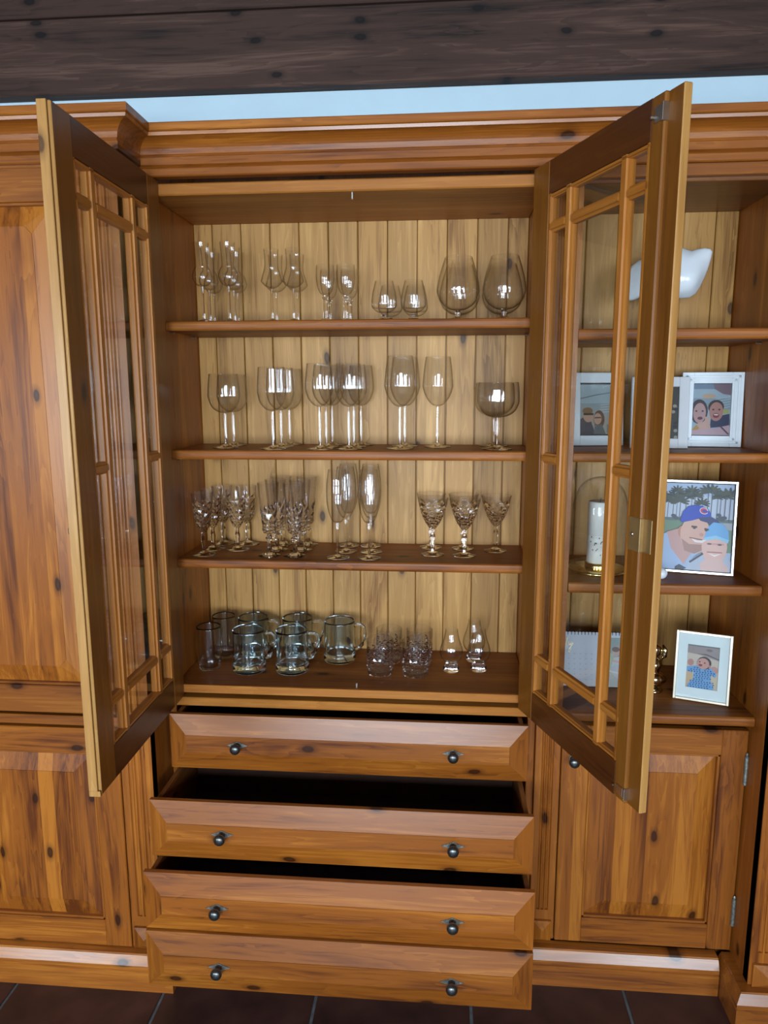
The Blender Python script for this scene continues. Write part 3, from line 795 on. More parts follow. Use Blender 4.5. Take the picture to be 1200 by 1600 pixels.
tumbler('beer_mug', [(0, 0), (.046, 0.0), (.0495, .005), (.0500, .018), (.0472, .027), (.0462, .034), (.0465, .08), (.0472, .125)], .0040, .024, MUGS, MUGS, .027)
tumbler('cut_tumbler', [(0, 0), (.0365, 0.0), (.0380, .003), (.0392, .02), (.0395, .06), (.0400, .104)], .0032, .014, CRYSTAL, CRYSTAL, .0, cut=(.008, .052, 11, .0030))
tumbler('nosing_glass', [(0, 0), (.021, 0.0), (.0240, .004), (.0225, .014), (.0160, .024), (.0170, .028), (.0290, .040), (.0340, .056), (.0318, .074), (.0240, .097), (.0195, .118), (.0190, .128)], .0013, .032, GLASS, SOLID, .0265, names=('bowl', 'foot'))
# mug handle
bm = bmesh.new()
hp = [(.044, 0, .108), (.056, 0, .111), (.068, 0, .109), (.0765, 0, .100), (.0785, 0, .085), (.0765, 0, .065), (.070, 0, .048), (.059, 0, .037), (.046, 0, .032)]
tube(bm, hp, [.0058, .0056, .0054, .0052, .005, .005, .0052, .0056, .006], 10)
bmesh.ops.recalc_face_normals(bm, faces=bm.faces)
me = bpy.data.meshes.new('mug_handle'); bm.to_mesh(me); bm.free(); me.materials.append(MUGS)
for p in me.polygons: p.use_smooth = True
PROTO['beer_mug'].append(('handle', me))

def place(kind, x, y, z, label, cat, group, rz=0.0, sc=1.0):
    root = empty(kind, (x, y, z), rz); root.scale = (sc, sc, sc)
    tag(root, label, cat, group)
    parts = PROTO[kind]
    if len(parts) == 1:
        COL.objects.unlink(root); bpy.data.objects.remove(root)
        o = bpy.data.objects.new(kind, parts[0][1]); COL.objects.link(o); o.location = (x, y, z); o.rotation_euler = (0, 0, rz)
        return tag(o, label, cat, group)
    for nm, me in parts:
        o = bpy.data.objects.new(nm, me); COL.objects.link(o); o.parent = root
    return root

ROW2 = ('front', 'back'); ROW3 = ('front', 'middle', 'back')
def run(kind, shelf, spots, fmt, cat, group, rzs=None):
    for k, (x, y, which) in enumerate(spots):
        place(kind, x, y, SH[shelf] + .0004, fmt % which, cat, group, (rzs[k] if rzs else 0.0))
EPS = 0.0004
run('grappa_glass', 1, [(.091, .112, 'front glass of the left file'), (.086, .182, 'middle glass of the left file'), (.076, .252, 'back glass of the left file'), (.163, .112, 'front glass of the right file'), (.157, .182, 'middle glass of the right file'), (.148, .252, 'back glass of the right file')],
    'round-bulb grappa glass, far left of top shelf, %s', 'grappa glass', 'bulb grappa glasses on the top shelf')
run('tulip_glass', 1, [(.279, .125, 'front left'), (.272, .205, 'back left'), (.338, .125, 'front right'), (.333, .205, 'back right')],
    'tulip spirit glass with wide low bulb on the top shelf, %s of its four', 'spirit glass', 'low bulb tulip glasses on the top shelf')
run('port_glass', 1, [(.424, .135, 'front left'), (.423, .21, 'back left'), (.48, .135, 'front right'), (.481, .21, 'back right')],
    'small port glass with thick knobbed stem on the top shelf, %s of its four', 'port glass', 'port glasses on the top shelf')
run('small_snifter', 1, [(.585, .125, 'front left'), (.595, .215, 'back left'), (.664, .125, 'front right'), (.666, .215, 'back right')],
    'small squat brandy snifter with heavy bottom on the top shelf, %s of its four', 'brandy glass', 'small snifters on the top shelf')
run('large_snifter', 1, [(.783, .135, 'front left'), (.789, .253, 'back left'), (.905, .13, 'front right'), (.91, .25, 'back right')],
    'large balloon brandy snifter at the right end of top shelf, %s of its four', 'brandy glass', 'large snifters on the top shelf')
run('round_wine_glass', 2, [(.125, .155, 'front'), (.121, .248, 'back')],
    'round-bowled wine glass at the left end of second shelf, the %s one', 'wine glass', 'round wine glasses on the second shelf')
run('water_goblet', 2, [(.273, .115, 'front'), (.278, .197, 'middle'), (.286, .278, 'back')],
    'wide wine goblet, %s one of the second file from left on second shelf', 'wine glass', 'wide goblets on the second shelf')
run('red_wine_glass', 2, [(.406, .113, 'front glass of the left file'), (.411, .194, 'middle glass of the left file'), (.416, .275, 'back glass of the left file'), (.486, .125, 'front glass of the right file'), (.49, .206, 'middle glass of the right file'), (.503, .2795, 'back glass of the right file')],
    'red wine glass mid second shelf, %s', 'wine glass', 'red wine glasses in the middle of the second shelf')
run('bordeaux_glass', 2, [(.627, .15, 'the front one of the left pair'), (.636, .24, 'the back one of the left pair'), (.731, .22, 'standing alone on the right')],
    'tallest large wine glass on the second shelf, %s', 'wine glass', 'tall wine glasses on the second shelf')
run('balloon_glass', 2, [(.896, .14, 'front'), (.895, .258, 'back')],
    'wide balloon gin glass at the right end of second shelf, the %s one', 'gin glass', 'balloon glasses on the second shelf')
run('cut_wine_glass', 3, [(.058, .125, 'front glass of the left file'), (.061, .2, 'middle glass of the left file'), (.069, .277, 'back glass of the left file'), (.136, .2, 'front glass of the right file'), (.146, .277, 'back glass of the right file')],
    'narrow cut crystal wine glass, third shelf, %s', 'wine glass', 'cut crystal wine glasses on the third shelf')
run('footed_beer_glass', 3, [(.252, .125, 'front glass of the left file'), (.256, .2, 'middle glass of the left file'), (.256, .277, 'back glass of the left file'), (.326, .125, 'front glass of the right file'), (.329, .2, 'middle glass of the right file'), (.334, .277, 'back glass of the right file')],
    'flared crystal beer glass on third shelf, %s', 'beer glass', 'footed crystal glasses on the third shelf')
run('champagne_flute', 3, [(.452, .115, 'front flute of the left file'), (.465, .195, 'middle flute of the left file'), (.462, .275, 'back flute of the left file'), (.542, .115, 'front flute of the right file'), (.539, .195, 'middle flute of the right file'), (.531, .275, 'back flute of the right file')],
    'tall slim champagne flute on the third shelf, %s', 'champagne flute', 'champagne flutes on the third shelf')
run('cut_wine_coupe', 3, [(.7205, .175, 'front left'), (.714, .268, 'back left'), (.812, .165, 'front middle'), (.811, .26, 'back middle'), (.906, .235, 'rightmost, standing alone')],
    'conical cut crystal wine glass at the right of third shelf, %s', 'wine glass', 'conical crystal glasses on the third shelf')
run('highball_tumbler', 4, [(.062, .12, 'front'), (.076, .222, 'back')],
    'plain barrel-shaped tumbler at the left end of bottom shelf, the %s one', 'tumbler', 'plain tumblers on the bottom shelf')
run('beer_mug', 4, [(.182, .118, 'front left'), (.166, .235, 'back left'), (.31, .125, 'front middle'), (.304, .24, 'back middle'), (.438, .22, 'rightmost, standing alone')],
    'bluish glass beer mug with handle on bottom shelf, %s', 'beer mug', 'beer mugs on the bottom shelf', (.32, .25, .3, .25, .12))
run('cut_tumbler', 4, [(.571, .122, 'front left'), (.59, .22, 'back left'), (.675, .12, 'front right'), (.683, .22, 'back right')],
    'cut crystal whisky tumbler with diamond pattern on bottom shelf, %s of four', 'tumbler', 'crystal tumblers on the bottom shelf')
run('nosing_glass', 4, [(.779, .155, 'front left'), (.86, .165, 'front right'), (.849, .245, 'back')],
    'stemless tulip whisky nosing glass at right of bottom shelf, %s one', 'whisky glass', 'nosing glasses on the bottom shelf')

# ------------------------------------------------------------------ pictures and ornaments on the right
class Art:
    """flat colour print built from small coloured polygons in (u, v) 0..1"""
    def __init__(self, w, h):  # colours as printed
        self.w, self.h = w, h; self.bm = bmesh.new(); self.cl = self.bm.loops.layers.color.new('Col'); self.k = 0
    def poly(self, pts, col):
        c = tuple(0.80 * v / 255.0 for v in col) + (1,)
        d = -0.00003 * self.k; self.k += 1
        vs_ = [self.bm.verts.new(((u - .5) * self.w, d, v * self.h)) for u, v in pts]
        f_ = self.bm.faces.new(vs_)
        for l in f_.loops: l[self.cl] = c
    def rect(self, u0, u1, v0, v1, col): self.poly(((u0, v0), (u1, v0), (u1, v1), (u0, v1)), col)
    def ell(self, u, v, a, b, col, rot=0.0, n=18, t0=0.0, t1=2 * PI):
        pts = []
        full = abs(t1 - t0 - 2 * PI) < 1e-6
        for k in range(n if full else n + 1):
            t = t0 + (t1 - t0) * k / n
            x, y = a * math.cos(t), b * math.sin(t) * 1.0
            xr = x * math.cos(rot) - y * math.sin(rot) * self.h / self.w; yr = x * math.sin(rot) * self.w / self.h + y * math.cos(rot)
            pts.append((min(1, max(0, u + xr)), min(1, max(0, v + yr))))
        self.poly(pts, col)
    def line(self, u0, v0, u1, v1, w, col):
        dx, dy = (u1 - u0) * self.w, (v1 - v0) * self.h; L = math.hypot(dx, dy) or 1
        nx, ny = -dy / L * w / 2, dx / L * w / 2
        cl = lambda q: min(1, max(0, q))
        self.poly([(cl(u0 + nx / self.w), cl(v0 + ny / self.h)), (cl(u1 + nx / self.w), cl(v1 + ny / self.h)), (cl(u1 - nx / self.w), cl(v1 - ny / self.h)), (cl(u0 - nx / self.w), cl(v0 - ny / self.h))], col)
    def build(self, parent, loc, name='photo_print'):
        o = finish(name, self.bm, PRINT, parent, recalc=False); o.location = loc
        for p in o.data.polygons:
            if p.normal.y > 0: p.flip()
        return o

def picture_frame(label, x, y, z, yaw, w, h, lean, border, t, mat_frame, art, pw, ph, pz, cardmat=None, steps=0, px=0.0, glass=True, name='picture_frame'):
    """x,y = middle of the lower front edge; leans back by 'lean'; art drawn with width pw and height ph, its foot pz above the lower edge"""
    root = empty(name, (x, y, z), yaw); tag(root, label, 'picture frame')
    tilt = Matrix.Rotation(-lean, 4, 'X')
    lift = t * math.sin(lean)
    bmf = bmesh.new()
    for (a, b, c, d) in ((-w / 2, -w / 2 + border, 0, h), (w / 2 - border, w / 2, 0, h), (-w / 2 + border, w / 2 - border, 0, border), (-w / 2 + border, w / 2 - border, h - border, h)):
        box(bmf, a, b, 0, t, c, d, 0.001)
    for k in range(1, steps + 1):       # stepped moulding
        q = border * (0.30 * k); yy = -0.0016 * (steps + 1 - k)
        for (a, b, c, d) in ((-w / 2 + q, -w / 2 + q + border * .22, q, h - q), (w / 2 - q - border * .22, w / 2 - q, q, h - q), (-w / 2 + q, w / 2 - q, q, q + border * .22), (-w / 2 + q, w / 2 - q, h - q - border * .22, h - q)):
            box(bmf, a, b, yy, 0.001, c, d, 0.0005)
    bmesh.ops.transform(bmf, matrix=tilt, verts=bmf.verts); bmesh.ops.translate(bmf, vec=(0, 0, lift), verts=bmf.verts)
    finish('frame_moulding', bmf, mat_frame, root)
    def tilted(bm_): bmesh.ops.transform(bm_, matrix=tilt, verts=bm_.verts); bmesh.ops.translate(bm_, vec=(0, 0, lift), verts=bm_.verts)
    if cardmat:
        b2 = bmesh.new()
        m0, m1 = px - pw / 2, px + pw / 2; e = border - .001
        for (a, b, c, d) in ((-w / 2 + e, m0, e, h - e), (m1, w / 2 - e, e, h - e), (m0, m1, e, pz), (m0, m1, pz + ph, h - e)):
            box(b2, a, b, 0.0035, 0.005, c, d)
        tilted(b2); finish('mat_board', b2, cardmat, root)
    b2 = bmesh.new(); box(b2, -w / 2 + .002, w / 2 - .002, t - .003, t + .0005, .002, h - .002); 
    tilted(b2); finish('backing', b2, BLACK, root)
    ll = h * .62; ang = lean + .34
    b2 = bmesh.new()
    p0 = Vector((0, t + .001, ll)); p0 = tilt @ p0; p0.z += lift
    reach = p0.z / math.tan(PI / 2 - .30)
    prism(b2, [(-.018, 0), (.018, 0), (.012, 1), (-.012, 1)], 0, .003, lambda p, q, a: (p, (p0.y + reach) * (1 - q) + p0.y * q + a, p0.z * q + .0003))
    finish('easel_leg', b2, BLACK, root)
    pr = art.build(root, (0, 0, 0)); 
    pr.data.transform(tilt @ Matrix.Translation((px, 0.0065, pz))); pr.data.transform(Matrix.Translation((0, 0, lift)))
    if glass:
        b2 = bmesh.new(); e = border - .001
        box(b2, -w / 2 + e, w / 2 - e, 0.0018, 0.0030, e, h - e); tilted(b2)
        finish('frame_glass', b2, PANE, root)
    return root

SK = (222, 172, 150); SK2 = (196, 138, 118); HAIR = (58, 40, 34)
def art_beach(w, h):
    a = Art(w, h); a.rect(0, 1, 0, 1, (196, 214, 222)); a.rect(0, 1, .34, .62, (172, 186, 192)); a.rect(0, 1, 0, .36, (186, 180, 172))
    a.poly(((0, .70), (.5, .78), (1, .84), (1, .85), (.5, .80), (0, .72)), (120, 130, 140))
    for k in range(4): a.line(.62, .44 + .05 * k, 1, .46 + .05 * k, .0015, (225, 228, 230))
    a.poly(((0, 0), (0, .28), (.12, .34), (.34, .28), (.48, 0)), (62, 72, 96))
    a.ell(.27, .38, .15, .14, SK); a.ell(.25, .47, .15, .07, (150, 112, 78)); a.rect(.13, .42, .385, .425, (40, 34, 36))
    a.ell(.58, .30, .16, .18, (110, 74, 60)); a.ell(.54, .31, .115, .115, SK); a.poly(((.42, 0), (.46, .18), (.66, .2), (.78, 0)), (110, 116, 124))
    a.rect(.44, .64, .32, .345, (70, 48, 48)); a.rect(.8, 1, .02, .2, (150, 146, 140))
    return a
def art_thumb(w, h):
    a = Art(w, h); a.rect(0, 1, 0, 1, (176, 196, 214)); a.rect(0, 1, .9, 1, (130, 150, 178)); a.poly(((.52, 1), (.56, .9), (.8, .8), (1, .78), (1, 1)), (140, 112, 128))
    a.ell(.42, .76, .18, .05, (214, 176, 150)); a.rect(0, 1, .5, .72, (150, 170, 186))
    for k in range(5): a.line(.6, .5 + .05 * k, 1, .56 + .05 * k, .0016, (206, 214, 220))
    a.ell(.86, .46, .12, .05, (182, 188, 120))
    a.poly(((.48, .14), (.5, .34), (.98, .42), (1, .18)), (44, 50, 92))
    a.ell(.17, .46, .24, .24, (70, 50, 64)); a.ell(.19, .43, .17, .20, (206, 160, 162)); a.ell(.10, .47, .03, .015, (60, 40, 50)); a.ell(.27, .47, .03, .015, (60, 40, 50)); a.ell(.21, .33, .07, .03, (120, 52, 66))
    a.ell(.62, .55, .21, .14, (56, 42, 44)); a.ell(.63, .46, .185, .185, (198, 138, 130)); a.ell(.55, .5, .03, .018, (70, 44, 48)); a.ell(.71, .5, .03, .018, (70, 44, 48)); a.ell(.63, .385, .085, .05, (150, 44, 60)); a.ell(.63, .40, .06, .016, (235, 225, 220))
    a.ell(.3, .16, .2, .1, (222, 176, 164)); a.line(.41, .18, .4, .36, .012, (222, 176, 164)); a.poly(((0, .1), (.12, .2), (.2, .14), (.1, .02), (0, .02)), (206, 156, 90))
    a.poly(((0, 0), (0, .09), (.5, .12), (1, .2), (1, 0)), (214, 176, 190)); a.line(.75, .18, .98, .02, .004, (90, 60, 80))
    return a
def art_arch(w, h):
    a = Art(w, h); a.rect(0, 1, 0, 1, (70, 66, 62)); rnd = random.Random(5)
    for k in range(26):
        u, v = rnd.uniform(.1, .95), rnd.uniform(.03, .8); a.ell(u, v, .05, .03, rnd.choice(((170, 160, 150), (40, 40, 42), (120, 108, 98))))
    return a
def palm(a, u, v, top, s, rnd):
    a.line(u, v, u + .01, top, .0014 * s, (96, 100, 104))
    for k in range(9):
        t = PI * (-.15 + 1.3 * k / 8)
        a.ell(u + .055 * s * math.cos(t), top + .03 * s * math.sin(t) - .006, .052 * s, .010 * s, rnd.choice(((34, 48, 52), (58, 70, 66), (72, 76, 58))), rot=math.atan2(math.sin(t) * .6, math.cos(t)) if math.cos(t) else 0, n=8)
def art_cap(w, h):
    rnd = random.Random(3); a = Art(w, h)
    a.rect(0, 1, 0, 1, (176, 196, 226)); a.rect(0, 1, .58, .86, (196, 206, 226)); a.rect(0, 1, .56, .6, (92, 110, 112)); a.rect(0, 1, .22, .565, (110, 140, 112)); a.rect(.72, 1, .48, .56, (170, 176, 186))
    for k in range(16):
        u = .03 + .062 * k + rnd.uniform(-.02, .02); palm(a, u, .58, rnd.uniform(.76, .93), rnd.uniform(.8, 1.35), rnd)
    for k in range(12): a.ell(rnd.uniform(0, 1), rnd.uniform(.585, .66), .035, .02, (70, 80, 92), n=8)
    a.poly(((0, 0), (0, .38), (.14, .44), (.36, .34), (.5, .1), (.55, 0)), (168, 190, 226))            # shirt
    a.poly(((.10, .43), (.28, .48), (.46, .2), (.36, .06), (.17, .24)), (206, 160, 152))                    # neck
    a.poly(((.4, 0), (.42, .1), (.58, .2), (.9, .24), (1, .12), (1, 0)), (186, 196, 216))              # friend's shirt
    a.ell(.30, .44, .045, .065, SK2)
    a.ell(.505, .41, .215, .215, (224, 176, 160), rot=.12); a.poly(((.31, .36), (.36, .22), (.5, .19), (.62, .24), (.6, .30), (.42, .30)), (176, 132, 122))
    a.ell(.77, .28, .175, .195, (232, 188, 176)); a.poly(((.58, .08), (.66, .14), (.88, .14), (.98, .04), (.96, 0), (.6, 0)), (228, 190, 182))
    a.poly(((.28, .58), (.31, .67), (.38, .735), (.48, .755), (.58, .745), (.66, .71), (.70, .66), (.71, .60), (.6, .615), (.45, .575), (.30, .545)), (28, 66, 186))   # cap crown
    a.poly(((.52, .61), (.71, .625), (.80, .585), (.84, .545), (.80, .51), (.74, .505), (.66, .555), (.56, .575)), (44, 54, 110))                                 # peak
    a.ell(.60, .69, .062, .038, (230, 224, 236), rot=-.35); a.ell(.60, .69, .052, .031, (206, 52, 84), rot=-.35); a.ell(.605, .688, .03, .016, (34, 66, 176), rot=-.35); a.rect(.62, .665, .672, .69, (34, 66, 176))
    a.poly(((.62, .375), (.66, .5), (.74, .565), (.86, .555), (.95, .47), (.965, .36), (.9, .385), (.8, .40), (.7, .375)), (110, 178, 232))                       # light blue cap
    a.poly(((.60, .345), (.63, .385), (.78, .415), (.96, .37), (.95, .33), (.8, .375)), (150, 206, 240))
    a.line(.44, .505, .52, .50, .005, (80, 56, 54)); a.line(.62, .485, .68, .475, .005, (80, 56, 54)); a.ell(.48, .485, .02, .009, (60, 44, 48)); a.ell(.645, .465, .02, .009, (60, 44, 48))
    a.poly(((.44, .37), (.54, .345), (.66, .36), (.6, .32), (.5, .325)), (246, 236, 232)); a.line(.42, .375, .6, .355, .003, (150, 90, 90)); a.ell(.585, .415, .03, .02, (206, 150, 138))
    a.rect(.66, .9, .305, .325, (214, 160, 156)); a.ell(.70, .315, .03, .011, (120, 86, 90)); a.ell(.84, .31, .03, .011, (120, 86, 90)); a.poly(((.68, .21), (.78, .19), (.88, .215), (.78, .17)), (248, 240, 236)); a.line(.67, .22, .88, .22, .0025, (176, 100, 104))
    a.line(.44, .09, .62, .2, .005, (60, 66, 90)); a.poly(((.24, .03), (.3, .06), (.4, .02), (.36, 0), (.24, 0)), (56, 66, 84))
    return a
def art_baby(w, h):
    rnd = random.Random(9); a = Art(w, h)
    a.rect(0, 1, 0, 1, (222, 206, 190)); a.poly(((0, .80), (.35, .78), (1, .68), (1, 1), (0, 1)), (168, 152, 152)); a.line(0, .985, 1, .985, .004, (110, 112, 122)); a.poly(((.3, .80), (.62, .78), (1, .70), (1, .72), (.6, .81)), (92, 84, 92))
    a.ell(.68, .9, .1, .03, (130, 116, 118)); a.poly(((0, .35), (.2, .4), (.22, 0), (0, 0)), (226, 190, 150)); a.poly(((.78, .4), (1, .42), (1, 0), (.8, 0)), (226, 204, 176))
    a.ell(.12, .58, .1, .08, (206, 146, 140)); a.ell(.87, .46, .13, .08, (214, 156, 148), rot=-.6)
    D = (126, 182, 236)
    a.poly(((.0, .47), (.02, .36), (.2, .34), (.24, .42), (.22, .2), (.04, .05), (.1, .0), (.85, 0), (.9, .04), (.78, .2), (.78, .34), (.9, .28), (.96, .36), (.76, .50), (.3, .52)), D)
    for r in range(11):
        for c in range(10):
            u, v = .06 + .088 * c + (.0 if r % 2 else .02), .02 + .045 * r
            inside = (.24 < u < .77) or (v < .2 and .06 + .3 * (v) < u < .9 - .2 * v and v < .17) or (u < .24 and .36 < v < .45) or (u > .77 and .3 < v < .4 and u < .9)
            if inside and rnd.random() < .93: a.ell(u, v, .026, .0145, rnd.choice(((36, 66, 140), (60, 100, 176), (30, 90, 130))), n=6)
    a.ell(.55, .60, .22, .145, (78, 60, 66), rot=.1); a.ell(.51, .585, .19, .128, (222, 164, 154), rot=.1)
    a.ell(.40, .62, .03, .014, (70, 48, 52)); a.ell(.56, .605, .03, .014, (70, 48, 52)); a.ell(.43, .545, .06, .03, (150, 70, 76)); a.ell(.45, .59, .03, .018, (236, 184, 172)); a.ell(.72, .53, .035, .04, (206, 146, 140))
    return a

FZ = RS[2] + .0005
picture_frame('white picture frame with a couple on the beach, leftmost on the second open shelf', 1.181, .205, FZ, .14, .152, .204, .12, .028, .014, PAINTW, art_beach(.100, .140), .100, .140, .032)
picture_frame('plain pale grey picture frame in the middle of the second open shelf', 1.326, .118, FZ, -.02, .150, .190, .10, .026, .012, GREYP, art_arch(.104, .142), .104, .142, .025)
picture_frame('white moulded frame with two laughing people, rightmost on the second open shelf', 1.480, .178, FZ, -.17, .157, .203, .10, .030, .014, PAINTW, art_thumb(.096, .140), .096, .140, .032, steps=2)
picture_frame('silver framed photo of two people in blue caps under palms, third open shelf', 1.428, .088, RS[3] + .0005, -.25, .198, .252, .13, .0065, .012, SILVER, art_cap(.1805, .2345), .1805, .2345, .0088, cardmat=BLACK, glass=False)
picture_frame('champagne frame with a baby in a blue outfit, standing on the worktop', 1.4515, .033, RS[4] + .0005, -.33, .140, .190, .12, .007, .010, CHAMP, art_baby(.079, .118), .079, .118, .036, cardmat=MATB)

# sculpture -------------------------------------------------------------
def torso():
    root = empty('sculpture', (1.335, .15, RS[1] + .0005))
    tag(root, 'white ceramic torso sculpture on a small round base, top open shelf', 'sculpture')
    zb = RS[1]
    out = [(1.228, 1.886), (1.2255, 1.915), (1.2265, 1.947), (1.236, 1.970), (1.252, 1.983), (1.270, 1.990), (1.295, 1.988), (1.320, 1.998), (1.345, 2.012), (1.362, 2.0145), (1.376, 2.009), (1.388, 2.006), (1.402, 2.010), (1.420, 2.0125), (1.435, 2.010), (1.4405, 2.003),
           (1.438, 1.985), (1.431, 1.957), (1.424, 1.937), (1.415, 1.915), (1.404, 1.897), (1.390, 1.888), (1.372, 1.886), (1.345, 1.889), (1.315, 1.892), (1.29, 1.892), (1.268, 1.893), (1.250, 1.884), (1.238, 1.882)]
    cx_, cz_ = 1.335, 1.940
    bm = bmesh.new(); rings = []; n = len(out)
    fr = [1.0, .985, .95, .88, .78, .64, .48, .30, .14]
    def bulge(x, z):
        b = 0.0
        for (bx, bz, s, h_) in ((1.378, 1.932, .030, .022), (1.272, 1.945, .030, .020), (1.325, 1.955, .05, .012)):
            b += h_ * math.exp(-((x - bx) ** 2 + (z - bz) ** 2) / (2 * s * s))
        return b
    for side in (1, -1):
        for f_ in (fr if side == 1 else fr[::-1]):
            if side == -1 and f_ == 1.0: continue
            edge = math.sqrt(max(0, 1 - f_ ** 2)) if f_ > .6 else .8 + .0 * f_
            ring = []
            for (x, z) in out:
                px, pz = cx_ + (x - cx_) * f_, cz_ + (z - cz_) * f_
                d = edge * .020 + min(1, (1 - f_) * 4) * (bulge(px, pz) if side == 1 else .002)
                ring.append(bm.verts.new((px - 1.335, -side * d, pz - zb)))
            rings.append(ring)
        if side == 1: rings = rings[::-1]; front = rings
        else: pass
    # order: centre-front ... rim ... centre-back
    fr_r = rings[:len(fr)]; bk_r = rings[len(fr):][::-1]
    seq = fr_r + bk_r
    for a, b in zip(seq, seq[1:]):
        for i in range(n): bm.faces.new((a[i], a[(i + 1) % n], b[(i + 1) % n], b[i]))
    for ring, sd in ((seq[0], 1), (seq[-1], -1)):
        c = bm.verts.new((0, ring[0].co.y * 0 - sd * (.020 * .8 + (bulge(cx_, cz_) if sd == 1 else .002)), cz_ - zb))
        for i in range(n): bm.faces.new((ring[i], ring[(i + 1) % n], c))
    finish('torso', bm, WHITE, root, smooth=True)
    o = lathe('base', [(0, 0), (.034, 0), (.035, .003), (.031, .008), (.012, .013), (.007, .018), (.0055, .035), (.0055, .092), (0, .094)], WHITE, root, 28)
torso()

# glass dome with candle -------------------------------------------------
def dome():
    z = RS[3] + .0005
    r = empty('glass_dome', (1.179, .115, z)); tag(r, 'clear glass dome over a candle on the third open shelf', 'glass dome')
    lathe('base_plate', [(0, 0), (.080, 0), (.081, .002), (.081, .0055), (.079, .0075), (0, .0075)], BRASS, r, 48)
    pr = smooth_prof([(.0745, .008), (.0748, .05), (.0745, .15), (.0705, .195), (.056, .232), (.032, .254), (.0, .262)], 6)
    lathe('dome', pr[:-1] + [(0, .262)], GLASS, r, 48)
    c = empty('candle', (1.176, .105, z + .0078)); tag(c, 'white pillar candle in a brass cup inside the glass dome', 'candle')
    lathe('candle_cup', [(0, 0), (.033, 0), (.0335, .002), (.0335, .017), (.032, .018), (0, .018)], BRASS, c, 32)
    lathe('wax', [(0, .0182), (.029, .0182), (.030, .020), (.030, .068), (.0292, .0685), (.0292, .0695), (.030, .07), (.030, .092), (.0292, .0925), (.0292, .0935), (.030, .094), (.030, .184), (.0285, .187), (.02, .1855), (0, .184)], WAX, c, 32)
    bm = bmesh.new(); tube(bm, [(0, 0, .183), (.0004, 0, .19), (.0015, 0, .196)], .0009, 6); finish('wick', bm, BLACK, c)
    # faint gilt flecks on the wax
    bm = bmesh.new(); rnd = random.Random(2)
    for k in range(26):
        a = rnd.uniform(-2.6, -.5); zz = rnd.choice((rnd.uniform(.07, .092), rnd.uniform(.03, .066))); s = .0016
        ctr = Vector((.0303 * math.cos(a), .0303 * math.sin(a), zz)); t = Vector((-math.sin(a), math.cos(a), 0))
        q = [bm.verts.new(ctr + t * s * i + Vector((0, 0, s * j))) for i, j in ((-1, 0), (0, -1.6), (1, 0), (0, 1.6))]
        bm.faces.new(q)
    finish('gilt_flecks', bm, GOLD, c)
dome()
# small white ornament beside the silver frame
bm = bmesh.new(); bmesh.ops.create_uvsphere(bm, u_segments=24, v_segments=16, radius=.017)
for v in bm.verts:
    v.co.z *= .92; v.co.z = max(v.co.z, -.0145)
    if v.co.x < 0: v.co.x *= 1.5; v.co.z *= 1 + .15 * abs(v.co.x) / .025
o = finish('ornament', bm, WHITE, None, True); o.location = (1.325, .032, RS[3] + .0150)
tag(o, 'small smooth white ornament lying before the silver frame', 'ornament')

# gilt figurine ------------------------------------------------------------
def figurine():
    r = empty('figurine', (1.345, .105, RS[4] + .0005)); tag(r, 'shiny gilt figurine standing on the worktop beside the calendar', 'figurine')
    lathe('plinth_disc', [(0, 0), (.026, 0), (.028, .004), (.025, .009), (.012, .011), (0, .011)], GOLD, r, 24)
    bm = bmesh.new()
    body = smooth_prof([(.010, .010), (.022, .020), (.0335, .035), (.030, .048), (.019, .056), (.021, .066), (.025, .078), (.018, .092), (.010, .100), (.016, .110), (.0185, .121), (.014, .132), (.004, .139)], 4)
    lathe_faces(bm, [(0, .010)] + body + [(0, .1395)], 20)
    for v in bm.verts:
        v.co.x *= 1 + .18 * math.sin(v.co.z * 70); v.co.y *= .8
    finish('body', bm, GOLD, r, True)
    for s in (-1, 1):
        bm = bmesh.new(); tube(bm, [(s * .016, -.004, .088), (s * .026, -.006, .104), (s * .0275, -.004, .122), (s * .022, 0, .136)], [.005, .0065, .006, .003], 10)
        finish('wing', bm, GOLD, r, True)
figurine()

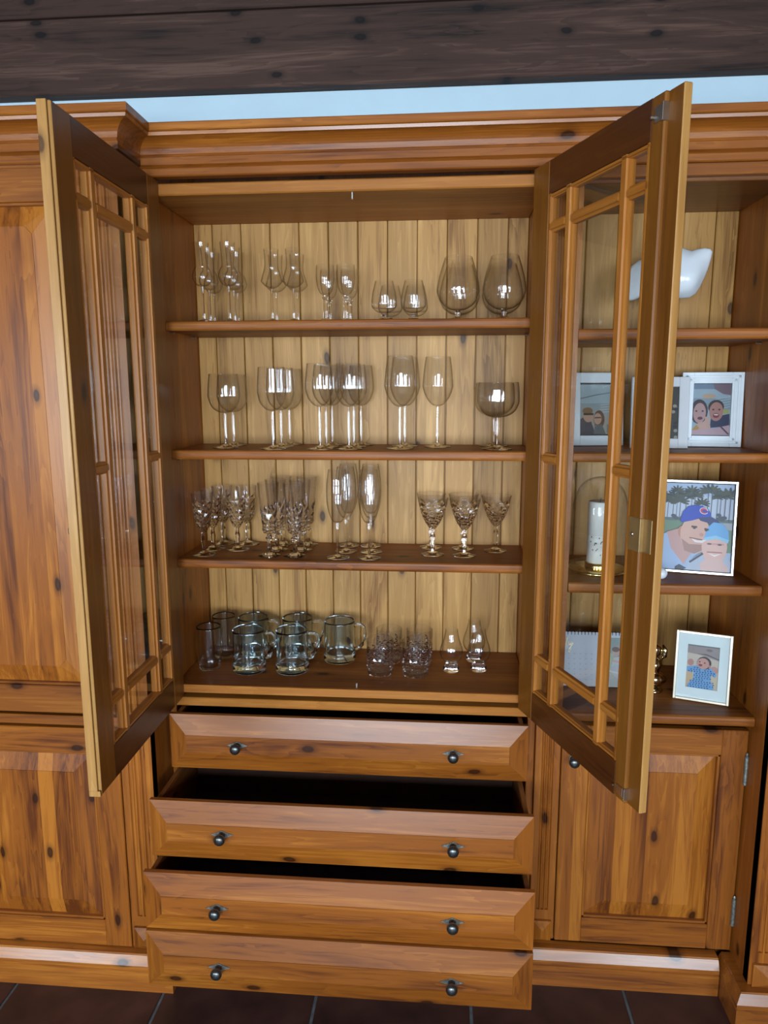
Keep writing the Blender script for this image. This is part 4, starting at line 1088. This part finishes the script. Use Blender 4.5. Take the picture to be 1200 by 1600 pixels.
# desk calendar --------------------------------------------------------------
def calendar():
    x0, x1, z0, z1 = 1.078, 1.292, RS[4] + .0012, .963
    yb, yt = .118, .150
    r = empty('desk_calendar', (1.185, .13, RS[4] + .0005)); tag(r, 'spiral desk calendar with gold script and a photo on the worktop', 'calendar')
    P = lambda u, v, d=0.0: ((x0 + (x1 - x0) * u) - 1.185, (yb + (yt - yb) * v) - .13 - d, (z0 + (z1 - z0) * v) - RS[4] - .0005)
    def sheet(name, u0, u1, v0, v1, d, th, mat):
        bm = bmesh.new()
        a = [bm.verts.new(P(u, v, d)) for u, v in ((u0, v0), (u1, v0), (u1, v1), (u0, v1))]
        b = [bm.verts.new(P(u, v, d - th)) for u, v in ((u0, v0), (u1, v0), (u1, v1), (u0, v1))]
        bm.faces.new(a); bm.faces.new(b[::-1])
        for i in range(4): bm.faces.new((a[i], b[i], b[(i + 1) % 4], a[(i + 1) % 4]))
        return finish(name, bm, mat, r)
    sheet('page', 0, 1, 0, 1, .0, .002, PAPER)
    # rear leg of the tent
    bm = bmesh.new()
    q = [((x0 - 1.185), yt - .13 + .003, z1 - RS[4] - .004), ((x1 - 1.185), yt - .13 + .003, z1 - RS[4] - .004), ((x1 - 1.185), .215 - .13, .0003), ((x0 - 1.185), .215 - .13, .0003)]
    a = [bm.verts.new(c) for c in q]; b = [bm.verts.new((c[0], c[1] + .002, c[2])) for c in q]
    bm.faces.new(a); bm.faces.new(b[::-1])
    for i in range(4): bm.faces.new((a[i], b[i], b[(i + 1) % 4], a[(i + 1) % 4]))
    finish('tent_back', bm, PAPER, r)
    # wire rings
    for k in range(22):
        bm = bmesh.new(); c = P(.028 + .045 * k, .975, 0)
        tube(bm, [(c[0], c[1] + .0035 - .0052 * math.cos(t), c[2] + .0052 * math.sin(t)) for t in [PI * 2 * j / 10 for j in range(11)]], .0011, 6)
        finish('wire_ring', bm, BLACK, r)
    # photo half
    A = Art((x1 - x0) * .36, z1 - z0)
    A.rect(0, 1, 0, .93, (196, 204, 200)); A.rect(0, 1, .55, .93, (158, 178, 176)); A.ell(.2, .45, .2, .2, (186, 206, 176)); A.rect(0, 1, 0, .22, (198, 200, 196))
    A.ell(.62, .70, .3, .1, (196, 176, 168)); A.ell(.42, .66, .13, .09, (222, 186, 176)); A.ell(.42, .71, .14, .05, (128, 104, 98)); A.ell(.85, .70, .14, .09, (222, 190, 178)); A.poly(((.2, .3), (.35, .56), (.8, .6), (1, .5), (1, .1), (.6, .1)), (206, 214, 226)); A.line(.05, .32, .7, .24, .004, (236, 236, 230)); A.line(.3, .5, 1, .42, .006, (224, 190, 180))
    o = A.build(r, (0, 0, 0)); 
    lean = math.atan2(yt - yb, z1 - z0); c = P(.82, 0, .0006)
    o.data.transform(Matrix.Translation(c) @ Matrix.Rotation(-lean, 4, 'X'))
    # faint day grid
    for row in range(6):
        for k in range(7):
            u, v = .10 + .075 * k, .60 - .095 * row
            bm = bmesh.new()
            w_, h_ = .010, .008
            a = [bm.verts.new(P(u + du * w_, v + dv * h_, .0004)) for du, dv in ((-1, -1), (1, -1), (1, 1), (-1, 1))]
            bm.faces.new(a)
            finish('day_mark', bm, DAYM, r)
    # gold script "July"
    strokes = [[(.075, .90), (.082, .86), (.074, .76), (.064, .66), (.050, .64), (.046, .68), (.070, .74)],
               [(.095, .83), (.092, .77), (.102, .75), (.116, .79), (.122, .83), (.120, .77), (.130, .755)],
               [(.130, .755), (.150, .86), (.152, .90), (.145, .89), (.144, .77), (.156, .755)],
               [(.165, .83), (.166, .78), (.178, .76), (.192, .80), (.198, .83), (.190, .72), (.178, .64), (.165, .63), (.168, .68), (.195, .74), (.215, .80)]]
    for s_ in strokes:
        bm = bmesh.new(); pts = smooth_prof(s_, 4)
        tube(bm, [P(-.03 + 1.2 * u, v, .0008) for u, v in pts], .0019, 6)
        finish('script_letter', bm, SCRIPT, r)
DAYM = principled('pale_grey_ink', (0.38, 0.41, 0.47), rough=.7)
calendar()
